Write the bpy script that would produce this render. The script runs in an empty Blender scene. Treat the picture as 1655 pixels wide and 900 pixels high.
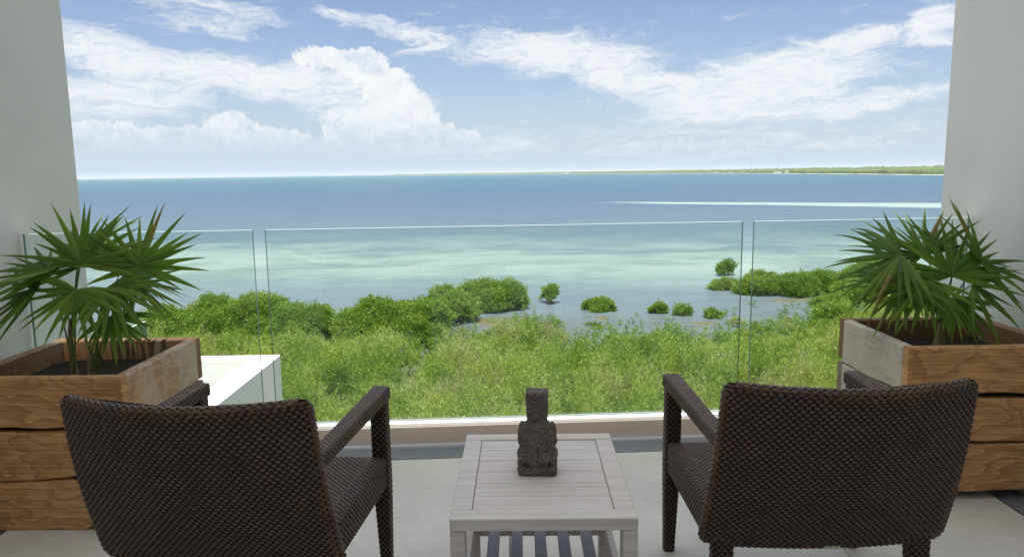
import bpy, bmesh, math, random
import numpy as np
from mathutils import Vector, Matrix, noise as mnoise, Quaternion

R = math.radians
rng = np.random.default_rng(7)
random.seed(7)
scene = bpy.context.scene
COL = scene.collection

# ------------------------------------------------------------------ camera
EYE = 1.35                        # eye height above the terrace floor
cam_d = bpy.data.cameras.new('camera')
cam = bpy.data.objects.new('camera', cam_d)
COL.objects.link(cam)
cam_d.sensor_width = 36.0
cam_d.lens = 1182.0 / 1655.0 * 36.0
cam_d.clip_start = 0.05
cam_d.clip_end = 90000.0
_p, _r = R(8.2), R(0.8)
_fw = Vector((0, math.cos(_p), -math.sin(_p)))
_r0 = Vector((1, 0, 0)); _u0 = _r0.cross(_fw)
_rt = _r0 * math.cos(_r) - _u0 * math.sin(_r); _up = _rt.cross(_fw)
cam.matrix_world = Matrix(((_rt.x, _up.x, -_fw.x, 0), (_rt.y, _up.y, -_fw.y, 0), (_rt.z, _up.z, -_fw.z, EYE), (0, 0, 0, 1)))
scene.camera = cam

# ------------------------------------------------------------------ exposure, sun
scene.view_settings.view_transform = 'Standard'
scene.view_settings.look = 'None'
scene.view_settings.exposure = 1.2
scene.view_settings.gamma = 1.0
SUN_EL, SUN_AZ = R(74.0), math.atan2(-0.07, -0.9975)      # azimuth from +Y towards +X
sun_d = bpy.data.lights.new('sun', 'SUN')
sun_d.energy = 4.9
sun_d.angle = R(0.5)
sun_d.color = (1.0, 0.955, 0.88)
sun = bpy.data.objects.new('sun', sun_d)
COL.objects.link(sun)
S = Vector((math.sin(SUN_AZ) * math.cos(SUN_EL), math.cos(SUN_AZ) * math.cos(SUN_EL), math.sin(SUN_EL)))
sun.rotation_euler = (-S).to_track_quat('-Z', 'Y').to_euler()


class NT:
    """small helper for building node trees"""
    def __init__(self, tree):
        self.t = tree; self.n = tree.nodes; self.l = tree.links
    def node(self, typ, **kw):
        nd = self.n.new(typ)
        for k, v in kw.items():
            setattr(nd, k, v)
        return nd
    def put(self, sock, v):
        if isinstance(v, bpy.types.NodeSocket):
            self.l.new(v, sock)
        elif v is not None:
            if hasattr(sock, 'default_value'):
                dv = sock.default_value
                if hasattr(dv, '__len__'):
                    v = list(v) if hasattr(v, '__len__') else [v] * len(dv)
                    if len(dv) == 4 and len(v) == 3: v = v + [1.0]
                sock.default_value = v
    def math(self, op, a, b=None, c=None, clamp=False):
        nd = self.node('ShaderNodeMath', operation=op); nd.use_clamp = clamp
        self.put(nd.inputs[0], a)
        if b is not None: self.put(nd.inputs[1], b)
        if c is not None: self.put(nd.inputs[2], c)
        return nd.outputs[0]
    def smooth(self, v, lo, hi, a=0.0, b=1.0):
        nd = self.node('ShaderNodeMapRange', interpolation_type='SMOOTHSTEP')
        for i, q in enumerate((v, lo, hi, a, b)): self.put(nd.inputs[i], q)
        return nd.outputs[0]
    def lin(self, v, lo, hi, a=0.0, b=1.0):
        nd = self.node('ShaderNodeMapRange')
        for i, q in enumerate((v, lo, hi, a, b)): self.put(nd.inputs[i], q)
        return nd.outputs[0]
    def mix(self, f, a, b, blend='MIX'):
        nd = self.node('ShaderNodeMix', data_type='RGBA', blend_type=blend)
        self.put(nd.inputs[0], f); self.put(nd.inputs[6], a); self.put(nd.inputs[7], b)
        return nd.outputs[2]
    def noise(self, vec, scale, detail=4.0, rough=0.55, dist=0.0, color=False, flat=False):
        nd = self.node('ShaderNodeTexNoise', noise_dimensions='2D' if flat else '3D')
        self.put(nd.inputs['Vector'], vec); nd.inputs['Scale'].default_value = scale
        nd.inputs['Detail'].default_value = detail; nd.inputs['Roughness'].default_value = rough
        nd.inputs['Distortion'].default_value = dist
        return nd.outputs['Color'] if color else nd.outputs['Fac']
    def mapping(self, vec, loc=(0, 0, 0), rot=(0, 0, 0), scale=(1, 1, 1), typ='POINT'):
        nd = self.node('ShaderNodeMapping', vector_type=typ)
        self.put(nd.inputs[0], vec); self.put(nd.inputs[1], loc); self.put(nd.inputs[2], rot); self.put(nd.inputs[3], scale)
        return nd.outputs[0]
    def ramp(self, f, stops, interp='LINEAR'):
        nd = self.node('ShaderNodeValToRGB'); cr = nd.color_ramp; cr.interpolation = interp
        while len(cr.elements) < len(stops): cr.elements.new(0.5)
        for e, (p, c) in zip(cr.elements, stops):
            e.position = p; e.color = (c[0], c[1], c[2], 1)
        self.put(nd.inputs[0], f)
        return nd.outputs[0]
    def comb(self, x, y, z=0.0):
        nd = self.node('ShaderNodeCombineXYZ')
        self.put(nd.inputs[0], x); self.put(nd.inputs[1], y); self.put(nd.inputs[2], z)
        return nd.outputs[0]
    def sep(self, v):
        nd = self.node('ShaderNodeSeparateXYZ'); self.put(nd.inputs[0], v)
        return nd.outputs
    def vmath(self, op, a, b=None):
        nd = self.node('ShaderNodeVectorMath', operation=op)
        self.put(nd.inputs[0], a)
        if b is not None: self.put(nd.inputs[1], b)
        return nd.outputs['Value'] if op in ('LENGTH', 'DOT_PRODUCT', 'DISTANCE') else nd.outputs[0]
    def bump(self, h, strength=0.3, dist=0.01, normal=None):
        nd = self.node('ShaderNodeBump')
        nd.inputs['Strength'].default_value = strength; nd.inputs['Distance'].default_value = dist
        self.put(nd.inputs['Height'], h)
        if normal is not None: self.put(nd.inputs['Normal'], normal)
        return nd.outputs[0]


# ------------------------------------------------------------------ sky
SKY_STRENGTH = 0.050
world = bpy.data.worlds.new('World')
scene.world = world
world.use_nodes = True
def build_sky():
    t = NT(world.node_tree); t.n.clear()
    out = t.node('ShaderNodeOutputWorld'); bg = t.node('ShaderNodeBackground')
    bg.inputs[1].default_value = SKY_STRENGTH
    t.l.new(bg.outputs[0], out.inputs[0])
    sky = t.node('ShaderNodeTexSky', sky_type='NISHITA')
    sky.sun_disc = False; sky.sun_elevation = SUN_EL; sky.sun_rotation = SUN_AZ
    sky.air_density = 1.0; sky.dust_density = 0.7; sky.ozone_density = 1.6; sky.altitude = 15
    g = t.node('ShaderNodeTexCoord').outputs['Generated']
    x, y, z = t.sep(g)
    az = t.math('MULTIPLY', t.math('ARCTAN2', x, y), 57.29578)
    el = t.math('MULTIPLY', t.math('ARCSINE', z), 57.29578)
    P = t.comb(az, el)
    k = 1.0 / SKY_STRENGTH / (2 ** scene.view_settings.exposure)     # so that colours below read as picture values
    def pic(c): return tuple(q * k for q in c)
    # clear sky whitens towards the horizon with sea haze
    hz = t.math('EXPONENT', t.math('MULTIPLY', t.math('MAXIMUM', el, 0.0), -1 / 6.5))
    base = t.mix(t.math('MULTIPLY', hz, 0.92), t.mix(1.0, sky.outputs[0], (0.93, 0.97, 1.10), 'MULTIPLY'), pic((0.60, 0.715, 0.85)))
    # sun-lit cloud fields; each ellipse is a cloud bank at its own bearing and elevation (degrees)
    C = [(3.63,8.90,7.01,1.24,-4,1),(8.74,6.98,5.98,1.43,-20,1),(13.76,5.47,6.69,1.42,-12,1),(19.78,6.50,5.85,1.79,6,1),
         (22.95,8.38,4.77,0.66,8,1),(28.93,9.23,1.72,1.31,22,1),(18.59,4.27,7.25,0.96,0,0.85),(25.48,4.51,5.79,0.71,8,0.85),
         (28.46,4.95,2.19,0.48,-8,0.7),(-9.33,10.70,4.54,0.51,-8,0.85),(-6.16,9.74,2.31,0.35,10,0.8),(-21.36,11.07,4.03,1.01,0,0.62),
         (-27.35,8.13,4.06,1.19,-12,0.95),(-21.22,7.18,8.99,1.09,-8,1),(-27.19,5.53,4.85,1.55,0,0.85),(-15.32,6.82,6.57,1.13,-8,1),
         (-12.26,5.62,4.96,1.70,-20,0.85),(14.0,2.3,16.0,1.1,0,0.42),(-1.0,1.9,7.0,0.8,0,0.45)]
    K = [(-13.02,8.45,2.6,0.70,-4,1),(-10.81,7.90,1.8,1.05,-10,1),(-8.96,6.09,1.8,1.7,-40,1),(-7.7,3.81,2.1,2.1,0,1),
         (-5.19,2.80,3.4,0.9,-15,1),(-10.56,2.91,4.14,1.84,0,0.75),(-28.13,2.9,2.59,0.8,-5,0.9),(-24.33,2.7,3.16,0.8,0,0.9),
         (-20.30,3.3,1.75,1.05,-8,1),(-17.28,2.6,3.04,0.8,-8,0.9),(-13.14,3.30,0.55,0.38,0,1),(-22.40,1.6,10.6,0.85,0,0.75),
         (11.10,1.9,3.60,0.42,0,0.50),(20.14,2.2,0.8,0.36,0,0.72),(25.22,1.95,1.3,0.36,0,0.58),(16.49,2.0,2.4,0.30,0,0.58),(27.91,1.5,1.9,0.3,0,0.5)]
    def field(Pv, lst):
        tot = None
        for (a, e, sa, se, ang, w) in lst:
            q = t.mapping(Pv, (a, e, 0), (0, 0, R(ang)), (sa * 1.05, se * 1.05, 1), 'TEXTURE')
            d = t.vmath('DOT_PRODUCT', q, q)
            v = t.math('MULTIPLY', t.math('EXPONENT', t.math('MULTIPLY', t.math('MULTIPLY', d, d), -0.55)), w)
            tot = v if tot is None else t.math('MAXIMUM', tot, v)
        return tot
    # thin wind-drawn cloud
    warp = t.vmath('MULTIPLY', t.vmath('SUBTRACT', t.noise(t.mapping(P, scale=(0.16, 0.45, 1)), 1.0, 4, 0.6, color=True, flat=True), (0.5, 0.5, 0.5)), (5.0, 2.2, 0))
    Pc = t.vmath('ADD', P, warp)
    streak = t.noise(t.mapping(Pc, rot=(0, 0, R(6)), scale=(0.22, 1.1, 1)), 1.0, 7, 0.66, 0.4, flat=True)
    fine = t.noise(t.mapping(Pc, rot=(0, 0, R(-10)), scale=(0.9, 3.4, 1)), 1.0, 6, 0.62, flat=True)
    fc = field(Pc, C)
    # unseen cloud outside the view, made dense overhead to fill the terrace with light
    rest = t.math('MULTIPLY', t.smooth(el, 13.5, 26.0), t.smooth(t.noise(g, 2.2, 4, 0.55), 0.22, 0.52, 0.25, 1.0))
    back = t.math('MULTIPLY', t.smooth(t.math('ABSOLUTE', az), 36.0, 46.0), t.smooth(t.noise(g, 3.0, 4, 0.55), 0.4, 0.62, 0.0, 0.85))
    fc = t.math('MAXIMUM', fc, t.math('MAXIMUM', rest, back))
    m = t.math('ADD', fc, t.math('MULTIPLY', t.math('SUBTRACT', streak, 0.5), 1.5))
    m = t.math('ADD', m, t.math('MULTIPLY', t.math('SUBTRACT', fine, 0.5), 0.8))
    cir = t.math('MULTIPLY', t.smooth(m, 0.06, 1.18), 0.95)
    cshade = t.lin(fine, 0.3, 0.7, 0.86, 1.0)
    ccol = t.mix(cshade, pic((0.62, 0.70, 0.83)), pic((0.93, 0.945, 0.965)))
    # unseen overhead veil brightened past the visible cloud, added fill for the terrace
    ccol = t.mix(t.smooth(el, 14.0, 50.0), ccol, pic((1.27, 1.27, 1.26)))
    col = t.mix(cir, base, ccol)
    # heaped cloud with billowing edges
    kw = t.vmath('MULTIPLY', t.vmath('SUBTRACT', t.noise(P, 0.75, 6, 0.6, color=True, flat=True), (0.5, 0.5, 0.5)), (3.0, 2.2, 0))
    Pk = t.vmath('ADD', P, kw)
    bil = t.node('ShaderNodeTexVoronoi', feature='F1', voronoi_dimensions='2D'); t.put(bil.inputs['Vector'], Pk); bil.inputs['Scale'].default_value = 1.15
    bil2 = t.node('ShaderNodeTexVoronoi', feature='F1', voronoi_dimensions='2D'); t.put(bil2.inputs['Vector'], Pk); bil2.inputs['Scale'].default_value = 2.7
    fk = field(t.vmath('ADD', P, t.vmath('MULTIPLY', kw, (0.35, 0.35, 0))), K)
    mk = t.math('SUBTRACT', fk, t.math('ADD', t.math('MULTIPLY', bil.outputs['Distance'], 0.42), t.math('MULTIPLY', bil2.outputs['Distance'], 0.22)))
    km = t.smooth(mk, 0.04, 0.34)
    lit = t.smooth(t.math('ADD', el, t.math('ADD', t.math('MULTIPLY', bil.outputs['Distance'], -2.4), t.math('MULTIPLY', t.noise(Pk, 0.9, 5, 0.6, flat=True), 3.2))), 1.5, 6.2)
    rim = t.smooth(mk, 0.12, 0.5, 0.42, 0.0)
    lit = t.math('ADD', lit, rim, clamp=True)
    kcol = t.mix(lit, pic((0.64, 0.735, 0.85)), pic((0.95, 0.96, 0.975)))
    col = t.mix(t.math('MULTIPLY', km, t.math('MULTIPLY', t.smooth(el, 0.4, 3.8, 0.20, 0.95), t.smooth(t.noise(P, 0.55, 5, 0.65, flat=True), 0.28, 0.58, 0.55, 1.0))), col, kcol)
    # haze right at the horizon in front of all clouds
    h2 = t.math('EXPONENT', t.math('MULTIPLY', t.math('MAXIMUM', el, 0.0), -1 / 1.5))
    col = t.mix(t.math('MULTIPLY', h2, 0.62), col, pic((0.60, 0.71, 0.84)))
    t.l.new(col, bg.inputs[0])
build_sky()

# ------------------------------------------------------------------ object helpers
def props(o, label=None, cat=None, group=None, kind=None, category=None):
    cat = cat or category
    if label: o['label'] = label
    if cat: o['category'] = cat
    if group: o['group'] = group
    if kind: o['kind'] = kind
    return o
def empty(name, loc=(0, 0, 0), rz=0.0, **kw):
    o = bpy.data.objects.new(name, None); COL.objects.link(o)
    o.empty_display_size = 0.1
    o.location = loc; o.rotation_euler = (0, 0, rz)
    return props(o, **kw)
def link(name, me, parent=None, loc=(0, 0, 0), rot=(0, 0, 0), **kw):
    o = bpy.data.objects.new(name, me); COL.objects.link(o)
    o.location = loc; o.rotation_euler = rot
    if parent: o.parent = parent
    return props(o, **kw)
def mesh_of(bm, name, mats, smooth=False):
    me = bpy.data.meshes.new(name)
    bm.normal_update(); bm.to_mesh(me); bm.free()
    for m in (mats if isinstance(mats, (list, tuple)) else [mats]): me.materials.append(m)
    if smooth:
        me.polygons.foreach_set('use_smooth', [True] * len(me.polygons))
    return me
def np_mesh(name, V, F, mats, smooth=False, tint=None):
    """V (n,3), F (m,4) or (m,3) index array"""
    V = np.asarray(V, np.float32); F = np.asarray(F, np.int32)
    me = bpy.data.meshes.new(name)
    k = F.shape[1]
    me.vertices.add(len(V)); me.vertices.foreach_set('co', V.ravel())
    me.loops.add(F.size); me.loops.foreach_set('vertex_index', F.ravel())
    me.polygons.add(len(F)); me.polygons.foreach_set('loop_start', np.arange(0, F.size, k, dtype=np.int32))
    if smooth: me.polygons.foreach_set('use_smooth', np.ones(len(F), bool))
    if tint is not None:
        a = me.attributes.new('tint', 'FLOAT', 'FACE'); a.data.foreach_set('value', np.asarray(tint, np.float32))
    me.update(calc_edges=True); me.validate()
    for m in (mats if isinstance(mats, (list, tuple)) else [mats]): me.materials.append(m)
    return me
def add_box(bm, c, s, bev=0.0, rot=None, mat=0, segs=1):
    r = bmesh.ops.create_cube(bm, size=1.0)
    vs = r['verts']
    bmesh.ops.scale(bm, vec=s, verts=vs)
    if bev > 0:
        es = list({e for v in vs for e in v.link_edges})
        rb = bmesh.ops.bevel(bm, geom=es, offset=bev, segments=segs, affect='EDGES', profile=0.5)
        vs = list({v for f in rb['faces'] for v in f.verts} | {v for v in vs if v.is_valid})
    if rot is not None: bmesh.ops.rotate(bm, verts=vs, cent=(0, 0, 0), matrix=rot)
    bmesh.ops.translate(bm, verts=vs, vec=c)
    if mat:
        for f in {f for v in vs for f in v.link_faces}: f.material_index = mat
    return vs
def box(name, c, s, mat, bev=0.0, parent=None, rot=None, **kw):
    bm = bmesh.new(); add_box(bm, (0, 0, 0), s, bev)
    return link(name, mesh_of(bm, name, mat), parent, c, rot or (0, 0, 0), **kw)
def tube_np(pts, rads, n=6):
    pts = [Vector(p) for p in pts]; V = []; F = []
    for i, p in enumerate(pts):
        d = (pts[min(i + 1, len(pts) - 1)] - pts[max(i - 1, 0)]).normalized()
        a = d.orthogonal().normalized() if i == 0 else (a - d * a.dot(d)).normalized()
        b = d.cross(a)
        for j in range(n):
            th = 2 * math.pi * j / n
            V.append(p + (a * math.cos(th) + b * math.sin(th)) * rads[i])
    for i in range(len(pts) - 1):
        for j in range(n):
            F.append((i * n + j, i * n + (j + 1) % n, (i + 1) * n + (j + 1) % n, (i + 1) * n + j))
    return np.array([tuple(v) for v in V]), np.array(F)
def join_np(parts):
    Vs, Fs, o = [], [], 0
    for V, F in parts:
        Vs.append(V); Fs.append(F + o); o += len(V)
    return np.concatenate(Vs), np.concatenate(Fs)

# ------------------------------------------------------------------ materials
def material(name, fn):
    m = bpy.data.materials.new(name); m.use_nodes = True
    t = NT(m.node_tree); t.n.clear()
    out = t.node('ShaderNodeOutputMaterial')
    pb = t.node('ShaderNodeBsdfPrincipled')
    sh = fn(t, pb)
    t.l.new(sh if sh is not None else pb.outputs[0], out.inputs[0])
    return m
def setp(t, pb, color=None, rough=None, normal=None, spec=None, metal=None):
    if color is not None: t.put(pb.inputs['Base Color'], color)
    if rough is not None: t.put(pb.inputs['Roughness'], rough)
    if normal is not None: t.put(pb.inputs['Normal'], normal)
    if spec is not None: t.put(pb.inputs['Specular IOR Level'], spec)
    if metal is not None: t.put(pb.inputs['Metallic'], metal)
def ocoord(t): return t.node('ShaderNodeTexCoord').outputs['Object']
def wpos(t): return t.node('ShaderNodeNewGeometry').outputs['Position']
def orand(t): return t.node('ShaderNodeObjectInfo').outputs['Random']

def _plaster(a, b):
    def f(t, pb):
        p = wpos(t)
        n = t.noise(p, 1.3, 5, 0.6)
        drip = t.noise(t.mapping(p, scale=(3.0, 3.0, 0.35)), 1.0, 4, 0.6)
        c = t.mix(t.lin(n, 0.3, 0.7), a, b)
        c = t.mix(t.smooth(drip, 0.55, 0.8, 0, 0.22), c, tuple(q * 0.72 for q in a))
        bmp = t.bump(t.math('ADD', t.noise(p, 60, 3, 0.6), t.math('MULTIPLY', t.noise(p, 6, 3, 0.5), 0.8)), 0.10, 0.003)
        setp(t, pb, c, 0.85, bmp, 0.3)
    return f
M_PLASTER = material('white_plaster', _plaster((0.61, 0.61, 0.59), (0.69, 0.685, 0.665)))
M_RENDER = material('bright_render', _plaster((0.74, 0.75, 0.73), (0.82, 0.82, 0.80)))
def _roofscreed(t, pb):
    p = wpos(t)
    n = t.noise(p, 0.9, 6, 0.65); n2 = t.noise(t.mapping(p, scale=(1, 2.5, 1)), 3.0, 4, 0.6)
    c = t.mix(t.lin(n, 0.3, 0.7), (0.20, 0.21, 0.20), (0.27, 0.275, 0.265))
    c = t.mix(t.smooth(n2, 0.5, 0.75, 0, 0.35), c, (0.31, 0.31, 0.295))
    setp(t, pb, c, 0.9, t.bump(t.noise(p, 40, 3), 0.2, 0.005))
M_SCREED = material('roof_screed', _roofscreed)
def _tile(t, pb):
    p = wpos(t)
    r = orand(t)
    n = t.noise(t.vmath('ADD', p, t.comb(t.math('MULTIPLY', r, 9.0), r, 0)), 1.6, 6, 0.62)
    n2 = t.noise(p, 22, 4, 0.6)
    c = t.mix(t.lin(n, 0.3, 0.7), (0.57, 0.545, 0.50), (0.77, 0.745, 0.70))
    c = t.mix(t.lin(n2, 0.35, 0.65, 0, 0.25), c, (0.52, 0.50, 0.47))
    sp = t.noise(p, 34, 2, 0.5)
    c = t.mix(t.smooth(sp, 0.74, 0.79, 0, 0.6), c, (0.28, 0.25, 0.21))
    setp(t, pb, c, t.lin(n, 0.3, 0.7, 0.34, 0.5), t.bump(t.math('ADD', n2, n), 0.08, 0.003), 0.45)
M_TILE = material('limestone_tile', _tile)
def _darkstone(t, pb):
    p = wpos(t); n = t.noise(p, 30, 4, 0.6)
    setp(t, pb, t.mix(n, (0.13, 0.145, 0.17), (0.24, 0.255, 0.28)), 0.45, t.bump(n, 0.25, 0.003))
M_DARKSTONE = material('dark_slate', _darkstone)
def _kerbface(t, pb):
    p = wpos(t); n = t.noise(t.mapping(p, scale=(1.5, 12, 22)), 1.0, 5, 0.6)
    setp(t, pb, t.mix(n, (0.25, 0.208, 0.18), (0.35, 0.295, 0.26)), 0.6, t.bump(n, 0.2, 0.002))
M_KERB = material('brown_stone', _kerbface)
def _alu(t, pb): setp(t, pb, (0.80, 0.80, 0.78), 0.45, None, 0.5)
M_ALU = material('white_coated_metal', _alu)
def _grout(t, pb): setp(t, pb, (0.16, 0.155, 0.145), 0.9)
M_GROUT = material('grout', _grout)
def _darkdoor(t, pb): setp(t, pb, (0.02, 0.022, 0.025), 0.15)
M_BOUNCE = material('pale_bounce_panel', lambda t, pb: setp(t, pb, t.mix(t.noise(t.mapping(wpos(t), scale=(30, 30, 0.3)), 1.0, 3), (0.62, 0.60, 0.56), (0.78, 0.76, 0.72)), 0.7))  # pale folded surface, added to bounce light back onto the terrace
M_DARKGLASS = material('dark_room_glass', _darkdoor)

def _glass(t, pb):
    tr = t.node('ShaderNodeBsdfTransparent'); tr.inputs[0].default_value = (0.952, 0.978, 0.968, 1)
    gl = t.node('ShaderNodeBsdfGlossy'); gl.inputs['Roughness'].default_value = 0.012; gl.inputs[0].default_value = (0.92, 1, 0.97, 1)
    fr = t.node('ShaderNodeFresnel'); fr.inputs[0].default_value = 1.5
    mx = t.node('ShaderNodeMixShader'); t.l.new(t.math('MULTIPLY', fr.outputs[0], 0.9), mx.inputs[0])
    t.l.new(tr.outputs[0], mx.inputs[1]); t.l.new(gl.outputs[0], mx.inputs[2])
    return mx.outputs[0]
M_GLASS = material('clear_glass', _glass)
def _gedge(t, pb):
    setp(t, pb, (0.78, 0.86, 0.83), 0.25, None, 0.6)  # the white highlight of the top edge is put into this colour
    tl = t.node('ShaderNodeBsdfTransparent'); tl.inputs[0].default_value = (0.75, 0.92, 0.86, 1)
    mx = t.node('ShaderNodeMixShader'); mx.inputs[0].default_value = 0.2
    t.l.new(pb.outputs[0], mx.inputs[1]); t.l.new(tl.outputs[0], mx.inputs[2])
    return mx.outputs[0]
M_GEDGE = material('highlight_glass_edge', _gedge)
def _gside(t, pb): setp(t, pb, (0.10, 0.20, 0.17), 0.15, None, 0.6)
M_GSIDE = material('glass_side_edge', _gside)

def _teak(dark, light, grey=0.0, greyc=(0.52, 0.47, 0.41)):
    def f(t, pb):
        p = ocoord(t); r = orand(t)
        q = t.vmath('ADD', p, t.comb(t.math('MULTIPLY', r, 31.0), t.math('MULTIPLY', r, 17.0), t.math('MULTIPLY', r, 23.0)))
        wv = t.noise(t.mapping(q, scale=(2.2, 2.2, 5.0)), 1.0, 3, 0.5)
        rw = t.math('FRACT', t.math('ADD', t.math('MULTIPLY', wv, 11.0), t.math('ADD', t.math('MULTIPLY', t.sep(q)[2], 12.0), t.math('MULTIPLY', t.noise(t.mapping(q, scale=(6, 30, 60)), 1.0, 3, 0.6), 0.35))))
        ring = t.math('SUBTRACT', t.math('MULTIPLY', t.math('POWER', rw, 1.6), -2.0), -1.0)          # slow light earlywood, sharp dark latewood line
        grain = t.noise(t.mapping(q, scale=(5, 70, 150)), 1.0, 5, 0.7)
        c = t.mix(t.lin(ring, -1, 1, 0.15, 0.85), dark, light)
        c = t.mix(t.lin(grain, 0.38, 0.66, 0, 0.65), c, tuple(x * 0.5 for x in dark))
        c = t.mix(t.math('MULTIPLY', t.smooth(t.noise(q, 4.5, 4, 0.6), 0.5, 0.75), 0.35), c, tuple(x * 1.25 for x in light))
        if grey > 0:
            gm = t.smooth(t.noise(t.mapping(q, scale=(1.6, 1.6, 1.2)), 2.3, 6, 0.68, 0.6), 0.62 - 0.35 * grey, 0.72 - 0.1 * grey)
            c = t.mix(t.math('MULTIPLY', gm, 0.9), c, t.mix(grain, greyc, tuple(x * 0.72 for x in greyc)))
        kn = t.node('ShaderNodeTexVoronoi'); t.put(kn.inputs['Vector'], t.mapping(q, scale=(1, 1, 1.9))); kn.inputs['Scale'].default_value = 2.6
        kd = t.smooth(t.math('ADD', kn.outputs['Distance'], t.math('MULTIPLY', t.noise(q, 14, 4, 0.6), 0.10)), 0.10, 0.17, 1, 0)
        c = t.mix(t.math('MULTIPLY', kd, 0.85), c, (0.06, 0.03, 0.018))
        cr = t.noise(t.mapping(q, scale=(1.0, 9, 16)), 2.0, 4, 0.7, 1.2)
        crk = t.smooth(t.math('ABSOLUTE', t.math('SUBTRACT', cr, 0.5)), 0.0, 0.010, 1, 0)
        crk = t.math('MULTIPLY', crk, t.smooth(t.noise(q, 3.1, 2), 0.55, 0.66))
        c = t.mix(t.math('MULTIPLY', crk, 0.8), c, (0.05, 0.025, 0.015))
        h = t.math('SUBTRACT', t.math('ADD', t.math('MULTIPLY', grain, 0.5), t.math('MULTIPLY', ring, 0.06)), t.math('ADD', t.math('MULTIPLY', kd, 0.8), crk))
        setp(t, pb, c, 0.55, t.bump(h, 0.5, 0.004), 0.35)
    return f
M_TEAK = material('oiled_teak', _teak((0.42, 0.185, 0.062), (0.80, 0.45, 0.19)))
M_TEAKMIX = material('weather_stained_teak', _teak((0.36, 0.18, 0.08), (0.60, 0.36, 0.18), 0.55, (0.66, 0.57, 0.47)))
M_TEAKGREY = material('silvered_teak', _teak((0.42, 0.33, 0.25), (0.60, 0.51, 0.42), 1.0, (0.74, 0.65, 0.54)))
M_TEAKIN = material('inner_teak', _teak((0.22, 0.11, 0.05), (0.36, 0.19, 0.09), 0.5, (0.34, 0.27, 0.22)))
def _soil(t, pb):
    p = wpos(t); n = t.noise(p, 60, 4, 0.7)
    setp(t, pb, t.mix(n, (0.008, 0.007, 0.006), (0.035, 0.028, 0.02)), 0.95, t.bump(n, 1.0, 0.02))
M_SOIL = material('potting_soil', _soil)

def _wicker(t, pb):
    p = ocoord(t)
    n = t.noise(p, 16, 4, 0.6); n2 = t.noise(p, 320, 2, 0.5); n3 = t.noise(t.mapping(p, scale=(30, 30, 260)), 1.0, 2, 0.5)
    c = t.mix(t.lin(n, 0.3, 0.7), (0.066, 0.032, 0.018), (0.135, 0.072, 0.042))
    c = t.mix(t.smooth(n3, 0.55, 0.75, 0, 0.6), c, (0.24, 0.14, 0.088))  # lighter streaks painted in for the gloss highlights on the strands
    setp(t, pb, c, t.lin(n2, 0.3, 0.7, 0.24, 0.40), None, 0.55)
M_WICKER = material('brown_resin_wicker', _wicker)
def _wcore(t, pb): setp(t, pb, (0.006, 0.004, 0.0035), 0.8)
M_WCORE = material('dark_wicker_core', _wcore)
def _tag(t, pb): setp(t, pb, (0.50, 0.46, 0.38), 0.5)
M_TAG = material('beige_label', _tag)

def _whitewash(t, pb):
    p = ocoord(t); r = orand(t)
    q = t.vmath('ADD', p, t.comb(t.math('MULTIPLY', r, 11.0), t.math('MULTIPLY', r, 7.0), t.math('MULTIPLY', r, 5.0)))
    g = t.noise(t.mapping(q, scale=(3, 60, 60)), 1.0, 5, 0.65)
    b = t.noise(q, 7, 4, 0.6)
    c = t.mix(t.lin(g, 0.3, 0.7), (0.50, 0.455, 0.43), (0.74, 0.70, 0.665))
    c = t.mix(t.lin(b, 0.35, 0.7, 0, 0.5), c, (0.68, 0.65, 0.64))
    c = t.mix(t.math('MULTIPLY', r, 0.25), c, (0.60, 0.50, 0.46))
    setp(t, pb, c, 0.6, t.bump(g, 0.35, 0.002), 0.35)
M_WASH = material('whitewashed_wood', _whitewash)
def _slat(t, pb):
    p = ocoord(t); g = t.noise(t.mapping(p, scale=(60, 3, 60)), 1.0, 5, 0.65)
    setp(t, pb, t.mix(g, (0.15, 0.155, 0.20), (0.29, 0.29, 0.34)), 0.45, t.bump(g, 0.3, 0.002), 0.45)  # older grey wash, with the bluish sky reflection put into the colour
def _pumice(t, pb):
    p = ocoord(t)
    v = t.node('ShaderNodeTexVoronoi'); t.put(v.inputs['Vector'], p); v.inputs['Scale'].default_value = 210
    n = t.noise(p, 150, 4, 0.7); n2 = t.noise(p, 28, 3, 0.6)
    pit = t.smooth(v.outputs['Distance'], 0.15, 0.5)
    c = t.mix(t.lin(n, 0.35, 0.68), (0.10, 0.09, 0.083), (0.38, 0.34, 0.30))
    c = t.mix(t.lin(n2, 0.3, 0.7, 0, 0.5), c, (0.07, 0.06, 0.054))
    c = t.mix(t.math('MULTIPLY', t.smooth(n, 0.62, 0.72), 0.7), c, (0.42, 0.38, 0.33))
    setp(t, pb, c, 0.95, t.bump(t.math('ADD', pit, n), 0.9, 0.004), 0.2)
M_PUMICE = material('volcanic_stone', _pumice)

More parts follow.
